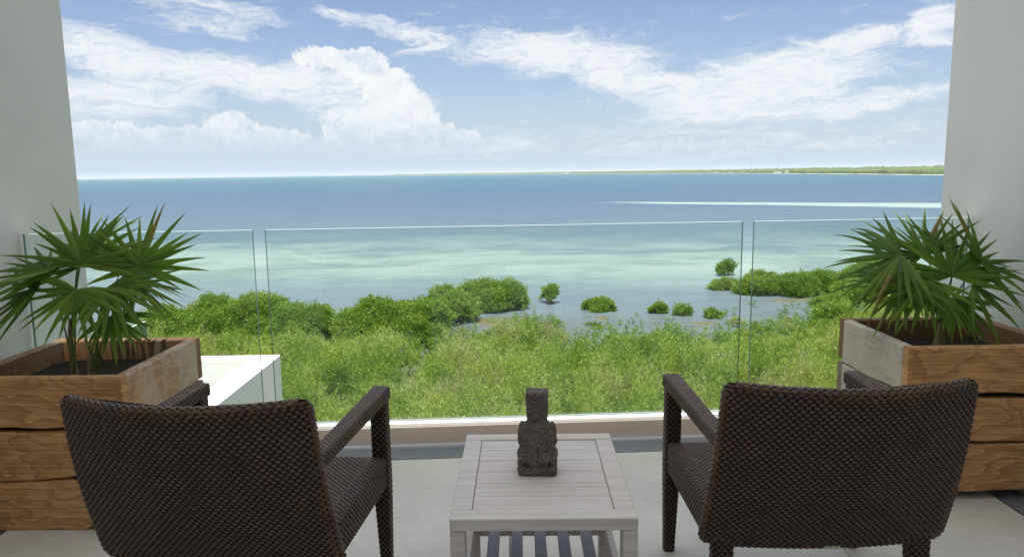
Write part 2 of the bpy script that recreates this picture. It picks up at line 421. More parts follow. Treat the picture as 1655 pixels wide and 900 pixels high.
def _foliage(stops, trans=0.3, rough=0.5):
    def f(t, pb):
        a = t.node('ShaderNodeAttribute'); a.attribute_name = 'tint'
        c = t.ramp(a.outputs['Fac'], stops)
        setp(t, pb, c, rough, None, 0.3)
        tl = t.node('ShaderNodeBsdfTranslucent')
        t.put(tl.inputs[0], t.mix(1.0, c, (1.15, 1.25, 0.55), 'MULTIPLY'))
        mx = t.node('ShaderNodeMixShader'); mx.inputs[0].default_value = trans
        t.l.new(pb.outputs[0], mx.inputs[1]); t.l.new(tl.outputs[0], mx.inputs[2])
        return mx.outputs[0]
    return f
M_SCRUB = material('scrub_leaves', _foliage([(0.0, (0.075, 0.145, 0.020)), (0.35, (0.155, 0.235, 0.042)), (0.62, (0.25, 0.325, 0.062)), (0.82, (0.30, 0.335, 0.13)), (1.0, (0.25, 0.23, 0.15))], 0.52))
M_MANG = material('mangrove_leaves', _foliage([(0.0, (0.065, 0.14, 0.018)), (0.5, (0.14, 0.235, 0.034)), (0.85, (0.225, 0.305, 0.055)), (1.0, (0.24, 0.23, 0.08))], 0.42, 0.45))
M_PALM = material('palm_leaf', _foliage([(0.0, (0.065, 0.14, 0.018)), (0.5, (0.15, 0.255, 0.034)), (0.8, (0.255, 0.34, 0.055)), (0.93, (0.22, 0.22, 0.05)), (1.0, (0.30, 0.19, 0.06))], 0.42, 0.36))
def _stalk(t, pb): setp(t, pb, (0.14, 0.20, 0.05), 0.45)
M_STALK = material('palm_stalk', _stalk)
def _fibre(t, pb):
    p = ocoord(t); n = t.noise(t.mapping(p, scale=(60, 60, 14)), 1.0, 4, 0.7)
    setp(t, pb, t.mix(n, (0.16, 0.13, 0.06), (0.46, 0.40, 0.26)), 0.85, t.bump(n, 0.8, 0.006))
M_FIBRE = material('palm_fibre', _fibre)
def _bark(t, pb):
    p = wpos(t); n = t.noise(p, 8, 4, 0.6)
    setp(t, pb, t.mix(n, (0.09, 0.07, 0.055), (0.22, 0.18, 0.15)), 0.9)
M_BARK = material('mangrove_bark', _bark)

def _mud(t, pb):
    p = wpos(t)
    n = t.noise(p, 0.35, 6, 0.65); n2 = t.noise(p, 2.5, 4, 0.6)
    c = t.mix(t.lin(n, 0.3, 0.7), (0.050, 0.042, 0.020), (0.085, 0.073, 0.040))
    c = t.mix(t.smooth(n2, 0.5, 0.68, 0, 0.75), c, (0.085, 0.10, 0.03))
    # leaf litter and low green growth under the scrub, on the ground above the tide line
    c = t.mix(t.smooth(t.sep(p)[2], -10.95, -10.78), c, t.mix(n2, (0.035, 0.045, 0.012), (0.09, 0.11, 0.03)))
    setp(t, pb, c, 0.7, t.bump(n2, 0.5, 0.1))
M_MUD = material('marsh_mud', _mud)

def _sea(t, pb):
    p = wpos(t); x, y, z = t.sep(p)
    big = t.noise(t.mapping(p, scale=(0.004, 0.012, 1)), 1.0, 4, 0.55)
    mid = t.noise(t.mapping(p, rot=(0, 0, R(-8)), scale=(0.026, 0.036, 1)), 1.0, 7, 0.62, 0.9)
    sm = t.noise(t.mapping(p, rot=(0, 0, R(5)), scale=(0.13, 0.22, 1)), 1.0, 6, 0.68)
    # depth bands of the lagoon run along the shore
    a = t.math('DIVIDE', 12.35, t.math('MAXIMUM', t.math('ADD', y, t.math('MULTIPLY', x, 0.05)), 30.0))
    a = t.math('MULTIPLY', a, t.math('ADD', 1.0, t.math('MULTIPLY', t.math('SUBTRACT', big, 0.5), 0.35)))
    a = t.math('MULTIPLY', a, t.math('ADD', 1.0, t.math('MULTIPLY', t.math('SUBTRACT', mid, 0.5), 0.30)))
    def target(c): return tuple(max(q - 0.075, 0.008) / 2.80 for q in c)       # body colour that gives picture colour q in this light
    st = [(0.0, (.22, .40, .47)), (0.022, (.20, .375, .455)), (0.05, (.20, .34, .445)), (.13, (.215, .325, .445)), (.24, (.255, .345, .46)), (.34, (.28, .38, .455)),
          (.42, (.29, .405, .47)), (.50, (.33, .455, .49)), (.58, (.39, .525, .51)), (.66, (.43, .56, .52)), (.76, (.38, .49, .52)), (.86, (.37, .455, .515)), (1.0, (.37, .43, .465))]
    c = t.ramp(t.math('DIVIDE', a, 0.2), [(q, target(cc)) for q, cc in st])
    # pale sand shoals in the shallows
    zone = t.math('MULTIPLY', t.smooth(a, 0.080, 0.116), t.smooth(a, 0.136, 0.168, 1, 0))
    sand = t.smooth(t.math('ADD', mid, t.math('MULTIPLY', t.math('SUBTRACT', sm, 0.5), 0.75)), 0.36, 0.62)
    c = t.mix(t.math('MULTIPLY', t.math('MULTIPLY', zone, sand), 0.88), c, target((0.63, 0.78, 0.70)))
    # sandbar out on the right
    nx, ny = 62.0 / 121.0, 104.0 / 121.0
    dline = t.math('SUBTRACT', t.math('ADD', t.math('MULTIPLY', x, nx), t.math('MULTIPLY', y, ny)), nx * 36.5 + ny * 300.0)
    dline = t.math('ADD', dline, t.math('MULTIPLY', t.math('SUBTRACT', t.noise(p, 0.02, 4), 0.5), 10.0))
    wid = t.lin(x, 30.0, 140.0, 4.0, 20.0)
    bar = t.math('MULTIPLY', t.smooth(t.math('ABSOLUTE', dline), t.math('MULTIPLY', wid, 0.5), t.math('MULTIPLY', wid, 1.15), 1, 0), t.smooth(x, 30.0, 60.0))
    bar = t.math('MULTIPLY', bar, t.smooth(sm, 0.25, 0.45, 0.6, 1.0))
    c = t.mix(t.math('MULTIPLY', bar, 0.9), c, target((0.70, 0.86, 0.80)))
    # turbid brown water against the marsh
    marsh = t.math('MULTIPLY', t.smooth(t.math('ADD', y, t.math('MULTIPLY', t.math('SUBTRACT', t.noise(p, 0.16, 4), 0.5), 18.0)), 50.0, 63.0, 1, 0), 0.62)
    c = t.mix(marsh, c, (0.105, 0.095, 0.068))
    # wind-ruffled streaks
    st1 = t.noise(t.mapping(p, rot=(0, 0, R(3)), scale=(0.03, 0.11, 1)), 1.0, 7, 0.72)
    c = t.mix(t.lin(st1, 0.38, 0.62, 0.0, 0.30), c, t.mix(1.0, c, (0.45, 0.60, 0.72), 'MULTIPLY'))
    c = t.mix(t.lin(sm, 0.35, 0.65, 0.0, 0.22), c, t.mix(1.0, c, (0.45, 0.60, 0.72), 'MULTIPLY'))
    w1 = t.noise(t.mapping(p, rot=(0, 0, R(12)), scale=(0.35, 0.9, 1)), 1.0, 4, 0.6)
    w2 = t.noise(t.mapping(p, rot=(0, 0, R(-15)), scale=(1.6, 3.6, 1)), 1.0, 3, 0.6)
    nrm = t.bump(t.math('ADD', t.math('MULTIPLY', w1, 0.9), t.math('MULTIPLY', w2, 0.35)), 0.5, 0.35)
    # body of the water plus a sky reflection that a ruffled surface never lets grow to a full mirror
    df = t.node('ShaderNodeBsdfDiffuse'); t.put(df.inputs[0], c)
    gl = t.node('ShaderNodeBsdfGlossy'); gl.inputs['Roughness'].default_value = 0.14; t.put(gl.inputs['Normal'], nrm)
    fr = t.node('ShaderNodeFresnel'); fr.inputs[0].default_value = 1.33; t.put(fr.inputs['Normal'], nrm)
    near = t.lin(y, 40.0, 140.0, 0.55, 0.24)
    mx = t.node('ShaderNodeMixShader'); t.l.new(t.math('MULTIPLY', fr.outputs[0], near), mx.inputs[0])
    t.l.new(df.outputs[0], mx.inputs[1]); t.l.new(gl.outputs[0], mx.inputs[2])
    return mx.outputs[0]
M_SEA = material('lagoon_water', _sea)
def _woods(t, pb):
    p = wpos(t)
    n = t.noise(p, 0.012, 5, 0.65); n2 = t.noise(p, 0.09, 4, 0.6)
    c = t.mix(t.lin(n, 0.3, 0.7), (0.045, 0.075, 0.03), (0.09, 0.12, 0.055))
    c = t.mix(t.smooth(n2, 0.45, 0.7, 0, 0.6), c, (0.13, 0.145, 0.085))
    setp(t, pb, c, 0.9, None, 0.1)
M_WOODS = material('coast_woodland', _woods)
def _sand(t, pb):
    p = wpos(t); setp(t, pb, t.mix(t.noise(p, 0.02, 4), (0.40, 0.36, 0.28), (0.62, 0.58, 0.48)), 0.9)
M_SAND = material('beach_sand', _sand)
def _buoy(t, pb): setp(t, pb, (0.75, 0.55, 0.08), 0.4)
M_BUOY = material('yellow_buoy_plastic', _buoy)
def _mast(t, pb): setp(t, pb, (0.35, 0.35, 0.36), 0.5)
M_MAST = material('grey_steel', _mast)

# ------------------------------------------------------------------ large setting: sea, marsh ground, far coast
SEA = -11.0
link('sea', np_mesh('sea', [(-45000, 12, SEA), (45000, 12, SEA), (45000, 30000, SEA), (-45000, 30000, SEA)], [(0, 1, 2, 3)], M_SEA), kind='structure')

EDGE = np.array([(-90, 50), (-40, 53), (-26.1, 53.5), (-21.1, 53), (-15.0, 51.5), (-13.4, 49.0), (-12.4, 47.0), (-11.0, 50.0), (-9.0, 50.3), (-5.6, 48.3), (-4.0, 47.6), (-1.4, 51.0), (1.1, 54.6), (3.2, 54.0),
                 (4.2, 46.6), (5.7, 46.5), (8.0, 49.5), (10.6, 48.6), (13.8, 48.4), (16.0, 47.6), (17.5, 50.0), (21.3, 50.8), (24.0, 53.5), (26.3, 57.6), (31.6, 63), (37.4, 67), (46, 70), (90, 74)])
def edge_y(x): return np.interp(x, EDGE[:, 0], EDGE[:, 1])
def fbm(x, y, s, o=0.0, octs=4):
    v = 0.0; a = 0.5; f = s
    for i in range(octs):
        v += a * mnoise.noise((x * f + o, y * f - o * 1.7, o * 0.3)); f *= 2.03; a *= 0.5
    return v
def ground_z(x, y):
    h = max(-0.55, min(0.3, (edge_y(x) - y + 0.5) * 0.06))
    h += 0.13 * fbm(x, y, 0.35, 3.0)
    h += 0.70 * math.exp(-((x + 1.6) / 3.6) ** 2 - ((y - 61.0) / 3.4) ** 2)
    h += 0.56 * math.exp(-((x + 4.6) / 2.0) ** 2 - ((y - 55.0) / 3.0) ** 2)
    h += 0.62 * math.exp(-((x - 7.6) / 1.6) ** 2 - ((y - 61.5) / 2.6) ** 2)
    h += 0.64 * math.exp(-((x - 15.5) / 3.2) ** 2 - ((y - 58.5) / 2.6) ** 2)
    h += 0.64 * math.exp(-((x - 27.0) / 6.5) ** 2 - ((y - 68.6) / 1.9) ** 2)
    h += 0.10 * math.exp(-((x + 18.0) / 9.0) ** 2 - ((y - 53.0) / 3.0) ** 2)
    h += 0.58 * math.exp(-((x - 3.7) / 1.5) ** 2 - ((y - 66.8) / 2.0) ** 2)
    return SEA + h
def build_ground():
    xs = np.concatenate([np.linspace(-200, -50, 12)[:-1], np.arange(-50, 50.1, 0.8), np.linspace(50, 200, 12)[1:]])
    ys = np.concatenate([np.linspace(-40, 40, 14)[:-1], np.arange(40, 80.1, 0.7)])
    V = np.array([(x, y, ground_z(x, y)) for y in ys for x in xs]); nx = len(xs)
    F = np.array([(j * nx + i, j * nx + i + 1, (j + 1) * nx + i + 1, (j + 1) * nx + i) for j in range(len(ys) - 1) for i in range(nx - 1)])
    link('marsh_ground', np_mesh('marsh_ground', V, F, M_MUD, True), kind='structure')
build_ground()

COAST = np.array([(905, 640), (760, 860), (661, 1130), (700, 1400), (745, 1874), (830, 2600), (800, 3600), (500, 5200), (0, 7000), (-1300, 8200)], float)
def coast_pts():
    seg = np.r_[0, np.cumsum(np.linalg.norm(np.diff(COAST, axis=0), axis=1))]
    s = 0.0; out = []
    while s < seg[-1]:
        p = np.array([np.interp(s, seg, COAST[:, 0]), np.interp(s, seg, COAST[:, 1])])
        out.append(p); s += max(5.0, np.linalg.norm(p) * 0.0032)
    return np.array(out)
def build_far_coast():
    pts = coast_pts()
    offs = [0, 4, 9, 15, 22, 30, 40, 52, 66, 84, 110, 150, 200, 270, 360, 480, 640, 850, 1150]
    V = []; 
    for p in pts:
        d = p / np.linalg.norm(p); sc = max(1.0, np.linalg.norm(p) / 1600.0)
        j = 10.0 * fbm(p[0], p[1], 0.02, 2.0)
        for k, o in enumerate(offs):
            q = p + d * (o + 9 + j) * sc
            if k == 0: z = SEA + 0.1
            else:
                z = SEA + (6.5 + min(o, 300) * 0.018 + 9.0 * (fbm(q[0], q[1], 0.035, 5.0) + 0.18) * min(1.0, 0.35 + o / 60.0))
                z = max(z, SEA + 1.2)
            V.append((q[0], q[1], z))
    V = np.array(V); n = len(offs)
    F = np.array([(i * n + k, (i + 1) * n + k, (i + 1) * n + k + 1, i * n + k + 1) for i in range(len(pts) - 1) for k in range(n - 1)])
    link('woodland', np_mesh('woodland', V, F, M_WOODS), kind='stuff', label='far green wooded shore along the horizon on the right', category='woodland')
    V = []
    for p in pts:
        d = p / np.linalg.norm(p); sc = max(1.0, np.linalg.norm(p) / 1600.0)
        j = 7.0 * fbm(p[0], p[1], 0.01, 8.0)
        V += [(*(p + d * (j - 2) * sc), SEA - 0.3), (*(p + d * (j + 6) * sc), SEA + 0.5), (*(p + d * 60 * sc), SEA + 0.9), (*(p + d * 1500 * sc), SEA + 0.9)]
    F = np.array([(i * 4 + k, (i + 1) * 4 + k, (i + 1) * 4 + k + 1, i * 4 + k + 1) for i in range(len(pts) - 1) for k in range(3)])
    link('beach', np_mesh('beach', V, F, M_SAND), kind='structure')
build_far_coast()

# ------------------------------------------------------------------ our building: side walls, terrace, unseen shading facade behind
def build_terrace():
    # unseen facade behind the viewer, its height shaped to shade the terrace
    f = empty('shade_facade', (0, -1.2, -11), math.atan(0.05), label='unseen tall white facade behind the terrace, height shaped to shade it', cat='building')
    bm = bmesh.new()
    H = 16.85 + 11.0
    add_box(bm, (-8.1, -0.2, H / 2), (11.8, 0.4, H))
    add_box(bm, (8.1, -0.2, H / 2), (11.8, 0.4, H))
    add_box(bm, (0, -0.2, 11 / 2), (4.396, 0.4, 11.0))
    add_box(bm, (0, -0.2, (H + 13.6) / 2), (4.396, 0.4, H - 13.6))
    link('wall', mesh_of(bm, 'wall', M_PLASTER), f)
    box('bounce_panel', (0, -0.25, 12.3), (4.39, 0.05, 2.59), M_BOUNCE, 0, f)  # unseen pale panel, added to bounce light onto planters and chair backs
    # side walls
    for sx, lab in ((-1, 'white plaster side wall left of the terrace behind the large planter'), (1, 'grey shaded plaster side wall right of the terrace')):
        x0 = 2.37
        bm = bmesh.new()
        add_box(bm, (0, 0, 0), (0.30, 5.05, 14.4), 0.012)
        w = link('side_wall', mesh_of(bm, 'side_wall', M_PLASTER), None, (sx * (x0 + 0.15), 1.525, -3.8), label=lab, category='wall')
    # floor body under the tiles
    fl = box('terrace_floor', (0, 1.2, -0.215), (4.73, 4.78, 0.40), M_GROUT, 0, kind='structure')
    # big limestone slabs
    def tile(x0, x1, y0, yl, yr):
        bm = bmesh.new()
        vs = [bm.verts.new(v) for v in ((x0, y0, -0.015), (x1, y0, -0.015), (x1, yr, -0.015), (x0, yl, -0.015), (x0, y0, 0.0), (x1, y0, 0.0), (x1, yr, 0.0), (x0, yl, 0.0))]
        for q in ((3, 2, 1, 0), (4, 5, 6, 7), (0, 1, 5, 4), (1, 2, 6, 5), (2, 3, 7, 6), (3, 0, 4, 7)): bm.faces.new([vs[i] for i in q])
        bmesh.ops.bevel(bm, geom=[e for e in bm.edges if all(v.co.z > -0.001 for v in e.verts)], offset=0.002, segments=1, affect='EDGES')
        o = link('floor_tile', mesh_of(bm, 'floor_tile', M_TILE)); o.parent = fl; o.matrix_parent_inverse = Matrix.Translation((0, -1.2, 0.215))
    ye = lambda x: 3.37 + 0.05 * x
    cols = [-1.985, -1.222, -0.021, 1.180, 1.985]; g = 0.0022
    for i in range(4):
        a, b = cols[i] + g, cols[i + 1] - g
        tile(a, b, 1.672 + g, ye(a), ye(b))
        tile(a, b, 0.0 + g, 1.672 - g, 1.672 - g)
        tile(a, b, -1.19, 0.0 - g, 0.0 - g)
    # dark slate drain strip along railing and walls
    bm = bmesh.new()
    def quadbox(p, z0, z1):
        vs = [bm.verts.new((x, y, z)) for z in (z0, z1) for x, y in p]
        for q in ((3, 2, 1, 0), (4, 5, 6, 7), (0, 1, 5, 4), (1, 2, 6, 5), (2, 3, 7, 6), (3, 0, 4, 7)): bm.faces.new([vs[i] for i in q])
    e2 = lambda x: 3.60 + 0.05 * x
    quadbox([(-2.36, ye(-2.36) + .02), (2.36, ye(2.36) + .02), (2.36, e2(2.36)), (-2.36, e2(-2.36))], -0.014, -0.006)
    for s in (-1, 1):
        a, b = sorted((s * 1.998, s * 2.362))
        quadbox([(a, -1.15), (b, -1.15), (b, ye(b) + .012), (a, ye(a) + .012)], -0.0145, -0.0055)
    st = link('drain_strip', mesh_of(bm, 'drain_strip', M_DARKSTONE), fl); st.matrix_parent_inverse = Matrix.Translation((0, -1.2, 0.215))
    # kerb
    kb = empty('kerb', (0, 3.6, 0), math.atan(0.05), kind='structure')
    c = 1.0
    bm = bmesh.new(); add_box(bm, (0, 0.046, -0.10), (4.66, 0.115, 0.37), 0.003)
    link('kerb_stone', mesh_of(bm, 'kerb_stone', M_KERB), kb)
    bm = bmesh.new(); add_box(bm, (0, 0.029, 0.094), (4.67, 0.068, 0.017), 0.002)
    link('kerb_cap', mesh_of(bm, 'kerb_cap', M_ALU), kb)
    # slab edge below
    box('floor_slab', (0, 2.45, -0.62), (4.73, 2.45, 0.38), M_PLASTER, 0, kind='structure')
build_terrace()

def glass_pane(parent, x0, x1, z0, z1, y=0.0, th=0.017, name='pane'):
    bm = bmesh.new()
    add_box(bm, ((x0 + x1) / 2, y, (z0 + z1) / 2), (x1 - x0, th, z1 - z0), 0)
    for f in bm.faces:
        f.normal_update(); n = f.normal
        if abs(n.y) < 0.5: f.material_index = 1 if abs(n.z) > 0.5 else 2
    return link(name, mesh_of(bm, name, [M_GLASS, M_GEDGE, M_GSIDE]), parent)
rail = empty('glass_railing', (0, 3.635, 0), math.atan(0.05), label='frameless clear glass railing on the terrace edge overlooking the sea', cat='railing')
glass_pane(rail, -2.35, -1.266, 0.106, 1.092)
glass_pane(rail, -1.205, 1.17, 0.106, 1.092)
glass_pane(rail, 1.228, 2.35, 0.106, 1.092)

# lower building to the left with a white parapet roof
def build_lower():
    b = empty('lower_building', (-3.1, 9.5, -11), 0.0, label='white flat roofed lower building beyond the glass at left', cat='building')
    W, L, Ht = 9.0, 5.2, 10.0
    bm = bmesh.new(); add_box(bm, (-W / 2, -L / 2, (Ht - 0.35) / 2), (W - 0.01, L - 0.01, Ht - 0.35)); link('wall', mesh_of(bm, 'wall', M_RENDER), b)
    bm = bmesh.new(); add_box(bm, (-W / 2, -L / 2, Ht - 0.20), (W - 0.62, L - 0.62, 0.3)); link('roof', mesh_of(bm, 'roof', M_SCREED), b)
    bm = bmesh.new()
    pw = 0.33
    add_box(bm, (-pw / 2, -L / 2, Ht - 0.2), (pw, L, 0.4), 0.008)
    add_box(bm, (-W / 2, -0.11, Ht - 0.2005), (W - 2 * pw - 0.004, 0.22, 0.399), 0.008)
    add_box(bm, (-W + pw / 2, -L / 2, Ht - 0.2), (pw, L, 0.4), 0.008)
    add_box(bm, (-W / 2, -L + pw / 2, Ht - 0.2005), (W - 2 * pw - 0.004, pw, 0.399), 0.008)
    link('parapet', mesh_of(bm, 'parapet', M_RENDER), b)
    g = empty('glass_balustrade', (-3.5, 6.65, -1.05), 0, label='small clear glass balustrade on the lower roof behind the left planter', cat='railing')
    glass_pane(g, -1.9, -0.08, 0.0, 1.12, -0.28)
    gp = glass_pane(g, -1.3, 0.0, 0.0, 1.09); gp.rotation_euler = (0, 0, R(90)); gp.location = (0.1, 0.0, 0)
build_lower()

# ------------------------------------------------------------------ woven armchairs
def resample(P, n, closed=True):
    P = np.asarray(P, float)
    Q = np.vstack([P, P[:1]]) if closed else P
    seg = np.r_[0, np.cumsum(np.linalg.norm(np.diff(Q, axis=0), axis=1))]
    s = np.linspace(0, seg[-1], n + 1)[:-1] if closed else np.linspace(0, seg[-1], n)
    return np.stack([np.interp(s, seg, Q[:, k]) for k in range(3)], 1), seg[-1]
def strands(loops, axes, h, pitch, amp, closed=True, tilt=None, sub=6):
    """woven bands: one rounded ribbon per loop, weaving in and out, neighbours out of step"""
    parts = []
    per0 = resample(loops[0], 8, closed)[1]
    per = max(resample(l, 8, closed)[1] for l in loops)
    nper = max(3, int(round(per / pitch)))
    n = nper * sub
    for k, (L, T) in enumerate(zip(loops, axes)):
        P, _ = resample(L, n, closed)
        tan = (np.roll(P, -1, 0) - np.roll(P, 1, 0)) if closed else np.gradient(P, axis=0)
        tan /= np.linalg.norm(tan, axis=1)[:, None] + 1e-9
        T = np.asarray(T, float); T = T / np.linalg.norm(T)
        N = np.cross(tan, T); N /= np.linalg.norm(N, axis=1)[:, None] + 1e-9
        if closed:
            c = P.mean(0)
            if ((P - c) * N).sum() < 0: N = -N
        elif tilt is not None:
            if (N * np.asarray(tilt[k])).sum() < 0: N = -N
        s = np.arange(n) / sub
        cw = np.cos(2 * np.pi * s + np.pi * (k % 2)); o = amp * (0.35 - 1.35 * np.clip((0.25 - cw) / 0.9, 0, 1) ** 1.3)      # flat over, dipping under the stakes
        A = np.broadcast_to(T, N.shape)
        prof = ((-0.50, -0.20), (-0.24, 0.11), (0.24, 0.11), (0.50, -0.20))
        rings = [P + N * (o[:, None] + b * h) + A * (a * h) for a, b in prof]
        V = np.concatenate(rings)
        m = n if closed else n - 1
        i = np.arange(m); j = (i + 1) % n
        F = np.concatenate([np.stack([q * n + i, q * n + j, (q + 1) * n + j, (q + 1) * n + i], 1) for q in range(3)])
        parts.append((V, F))
    return join_np(parts)
def core(loops, inset):
    n = 40; Vs = []
    for L in loops:
        P, _ = resample(L, n); c = P.mean(0); d = P - c
        Vs.append(c + d * (1 - inset / (np.linalg.norm(d, axis=1)[:, None] + 1e-9)))
    V = np.concatenate(Vs); m = len(loops)
    i = np.arange(n); j = (i + 1) % n
    F = np.concatenate([np.stack([k * n + i, k * n + j, (k + 1) * n + j, (k + 1) * n + i], 1) for k in range(m - 1)])
    # end caps as fans around a centre
    V = np.vstack([V, Vs[0].mean(0), Vs[-1].mean(0)]); a, b = len(V) - 2, len(V) - 1
    caps = np.concatenate([np.stack([j, i, np.full(n, a), np.full(n, a)], 1), np.stack([(m - 1) * n + i, (m - 1) * n + j, np.full(n, b), np.full(n, b)], 1)])
    return V, F, caps[:, :3]
def core_mesh(loops, inset, name):
    V, F, C = core(loops, inset)
    me = bpy.data.meshes.new(name)
    me.from_pydata(V.tolist(), [], F.tolist() + C.tolist()); me.materials.append(M_WCORE); me.update()
    return me
def rrect(w, d, r, n=5):
    pts = []
    for cx, cy, a0 in ((w / 2 - r, d / 2 - r, 0), (-w / 2 + r, d / 2 - r, 90), (-w / 2 + r, -d / 2 + r, 180), (w / 2 - r, -d / 2 + r, 270)):
        for i in range(n): 
            a = R(a0 + 90 * i / (n - 1)); pts.append((cx + r * math.cos(a), cy + r * math.sin(a)))
    return pts
def beam_loops(p0, p1, s0, s1, xdir, row, rad=0.012, cap=True):
    p0, p1, xd = np.array(p0, float), np.array(p1, float), np.array(xdir, float)
    T = p1 - p0; L = np.linalg.norm(T); T = T / L
    xd = xd - T * xd.dot(T); xd /= np.linalg.norm(xd); yd = np.cross(T, xd)
    n = max(2, int(round(L / row))); loops = []
    for k in range(n + 1):
        f = k / n; w = s0[0] * (1 - f) + s1[0] * f; d = s0[1] * (1 - f) + s1[1] * f
        loops.append(np.array([p0 + T * (L * f) + xd * a + yd * b for a, b in rrect(w, d, min(rad, w * .3, d * .3))]))
    return loops, [T] * (n + 1)
def woven(name, loops, axes, row, pitch, parent, amp=0.0026, inset=-0.0004):
    o = link(name, core_mesh(loops, inset, name), parent)
    V, F = strands(loops, axes, row * 1.04, pitch, amp)
    link('woven_strands', np_mesh('woven_strands', V, F, M_WICKER, True), o, kind='stuff')
    return o

def make_chair():
    root = empty('armchair', (0, 0, 0))
    ROW, PIT = 0.0098, 0.0205
    # backrest: reclined panel hollowed for the sitter, rounded lower corners
    def row_loop(v, dz=0.0, th=0.034, off=0.0):
        z = 0.275 + 0.515 * v
        hw = 0.341 - 0.020 * v
        r = 0.04; d = z - 0.275
        if d < r: hw -= r - math.sqrt(max(0, r * r - (r - d) ** 2))
        r2 = 0.012; d2 = 0.785 - z
        if d2 < r2: hw -= (r2 - math.sqrt(max(0, r2 * r2 - (r2 - d2) ** 2))) * 0.8
        sag = 0.028 + 0.062 * v
        u = np.linspace(-1, 1, 25)
        X = u * hw
        Yc = -0.190 - 0.145 * v - 0.02 * math.sin(v * math.pi) - sag * (1 - u ** 2)
        zz = z + dz
        dYdX = 2 * sag * u / hw
        nx, ny = dYdX / np.sqrt(1 + dYdX ** 2), -1 / np.sqrt(1 + dYdX ** 2)
        rear = np.stack([X + nx * th / 2, Yc + ny * th / 2, np.full(25, zz)], 1)
        front = np.stack([X - nx * th / 2, Yc - ny * th / 2, np.full(25, zz)], 1)
        def endcap(i, s):
            c = np.array([X[i], Yc[i], zz]); t = np.array([1, dYdX[i], 0]) * s; t /= np.linalg.norm(t)
            n = np.array([nx[i], ny[i], 0])
            return [c + (n * math.cos(a) + t * math.sin(a)) * th / 2 for a in np.linspace(0, math.pi, 7)[1:-1]]
        return np.concatenate([rear, endcap(24, 1), front[::-1], [q for q in endcap(0, -1)][::-1]])
    nrow = 53
    loops = [row_loop(k / (nrow - 1)) for k in range(nrow)]
    axes = [(0, -0.27, 1)] * nrow
    bk = woven('backrest', loops, axes, ROW, PIT, root)
    # plaited rim rolled over the top edge
    nn, tt = np.array([0, -0.964, -0.265]), np.array([0, -0.265, 0.964])
    u = np.linspace(-0.965, 0.965, 41)
    cen = np.stack([u * 0.318, -0.335 - 0.09 * (1 - u ** 2), np.full(41, 0.786)], 1)
    RR = 0.0150
    rl, ra, rn = [], [], []
    for ph in (-20, 12, 44, 76, 108, 140, 172, 200):
        N_ = nn * math.cos(R(ph)) + tt * math.sin(R(ph)); T_ = -nn * math.sin(R(ph)) + tt * math.cos(R(ph))
        rl.append(cen + N_ * RR); ra.append(T_); rn.append(N_)
    V, F = strands(rl, ra, 0.0086, 0.0235, 0.0030, False, rn)
    link('rim_strands', np_mesh('rim_strands', V, F, M_WICKER, True), bk, kind='stuff')
    V, F = tube_np(cen[2:-2], [0.0146] * 37, 10)
    link('rim', np_mesh('rim', V, F, M_WCORE, True), bk)
    # seat with front roll
    sl = []; L = 0.52; nr = int(L / 0.0098)
    for k in range(nr + 1):
        y = -0.215 + L * k / nr
        e = max(0.0, (y - 0.265) / 0.04)
        zt = 0.402 - 0.012 * math.exp(-((y - 0.03) / 0.16) ** 2) - 0.02 * e * e
        sl.append(np.array([(a, y, zt - 0.020 + b) for a, b in rrect(0.60, 0.040, 0.012)]))
    seat = woven('seat', sl, [(0, 1, 0)] * len(sl), ROW, PIT, root, 0.0020)
    for s in (-1, 1):
        # side rail under the seat edge, armrest, legs
        lo, ax = beam_loops((s * 0.318, -0.20, 0.355), (s * 0.318, 0.275, 0.355), (0.050, 0.112), (0.050, 0.112), (1, 0, 0), ROW)
        woven('side_rail', lo, ax, ROW, PIT, root)
        lo, ax = beam_loops((s * 0.312, -0.288, 0.610), (s * 0.322, 0.312, 0.617), (0.046, 0.044), (0.060, 0.046), (1, 0, 0), ROW, 0.010)
        woven('armrest', lo, ax, ROW, 0.021, root, 0.0009)
        lo, ax = beam_loops((s * 0.330, 0.278, 0.0), (s * 0.324, 0.283, 0.300), (0.036, 0.040), (0.053, 0.060), (1, 0, 0), ROW)
        lo2, ax2 = beam_loops((s * 0.324, 0.283, 0.3098), (s * 0.322, 0.284, 0.594), (0.053, 0.060), (0.053, 0.056), (1, 0, 0), ROW)
        woven('leg', lo + lo2, ax + ax2, ROW, 0.021, root)
        lo, ax = beam_loops((s * 0.290, -0.205, 0.0), (s * 0.285, -0.195, 0.325), (0.044, 0.044), (0.062, 0.060), (1, 0, 0), ROW)
        woven('leg', lo, ax, ROW, 0.021, root)
    lo, ax = beam_loops((-0.292, 0.285, 0.345), (0.292, 0.285, 0.345), (0.044, 0.075), (0.044, 0.075), (0, 1, 0), ROW)
    woven('front_rail', lo, ax, ROW, PIT, root)
    bm = bmesh.new(); add_box(bm, (0.02, -0.2375, 0.279), (0.046, 0.004, 0.014), 0.001)
    link('label_tag', mesh_of(bm, 'label_tag', M_TAG), root)
    return root
def copy_tree(o, parent=None):
    c = o.copy(); COL.objects.link(c); c.parent = parent
    for ch in list(o.children): copy_tree(ch, c)
    return c
chair = make_chair()
chair.location = (0.884, 2.20, 0); chair.rotation_euler = (0, 0, R(0.6))
props(chair, 'dark brown wicker armchair with its back to the viewer, right of the whitewashed table', 'armchair', 'wicker armchairs facing the sea')
chair2 = copy_tree(chair)
chair2.location = (-0.803, 2.132, 0); chair2.rotation_euler = (0, 0, R(-6.0))
chair2['label'] = 'dark brown wicker armchair left of the whitewashed table, in front of the left planter'

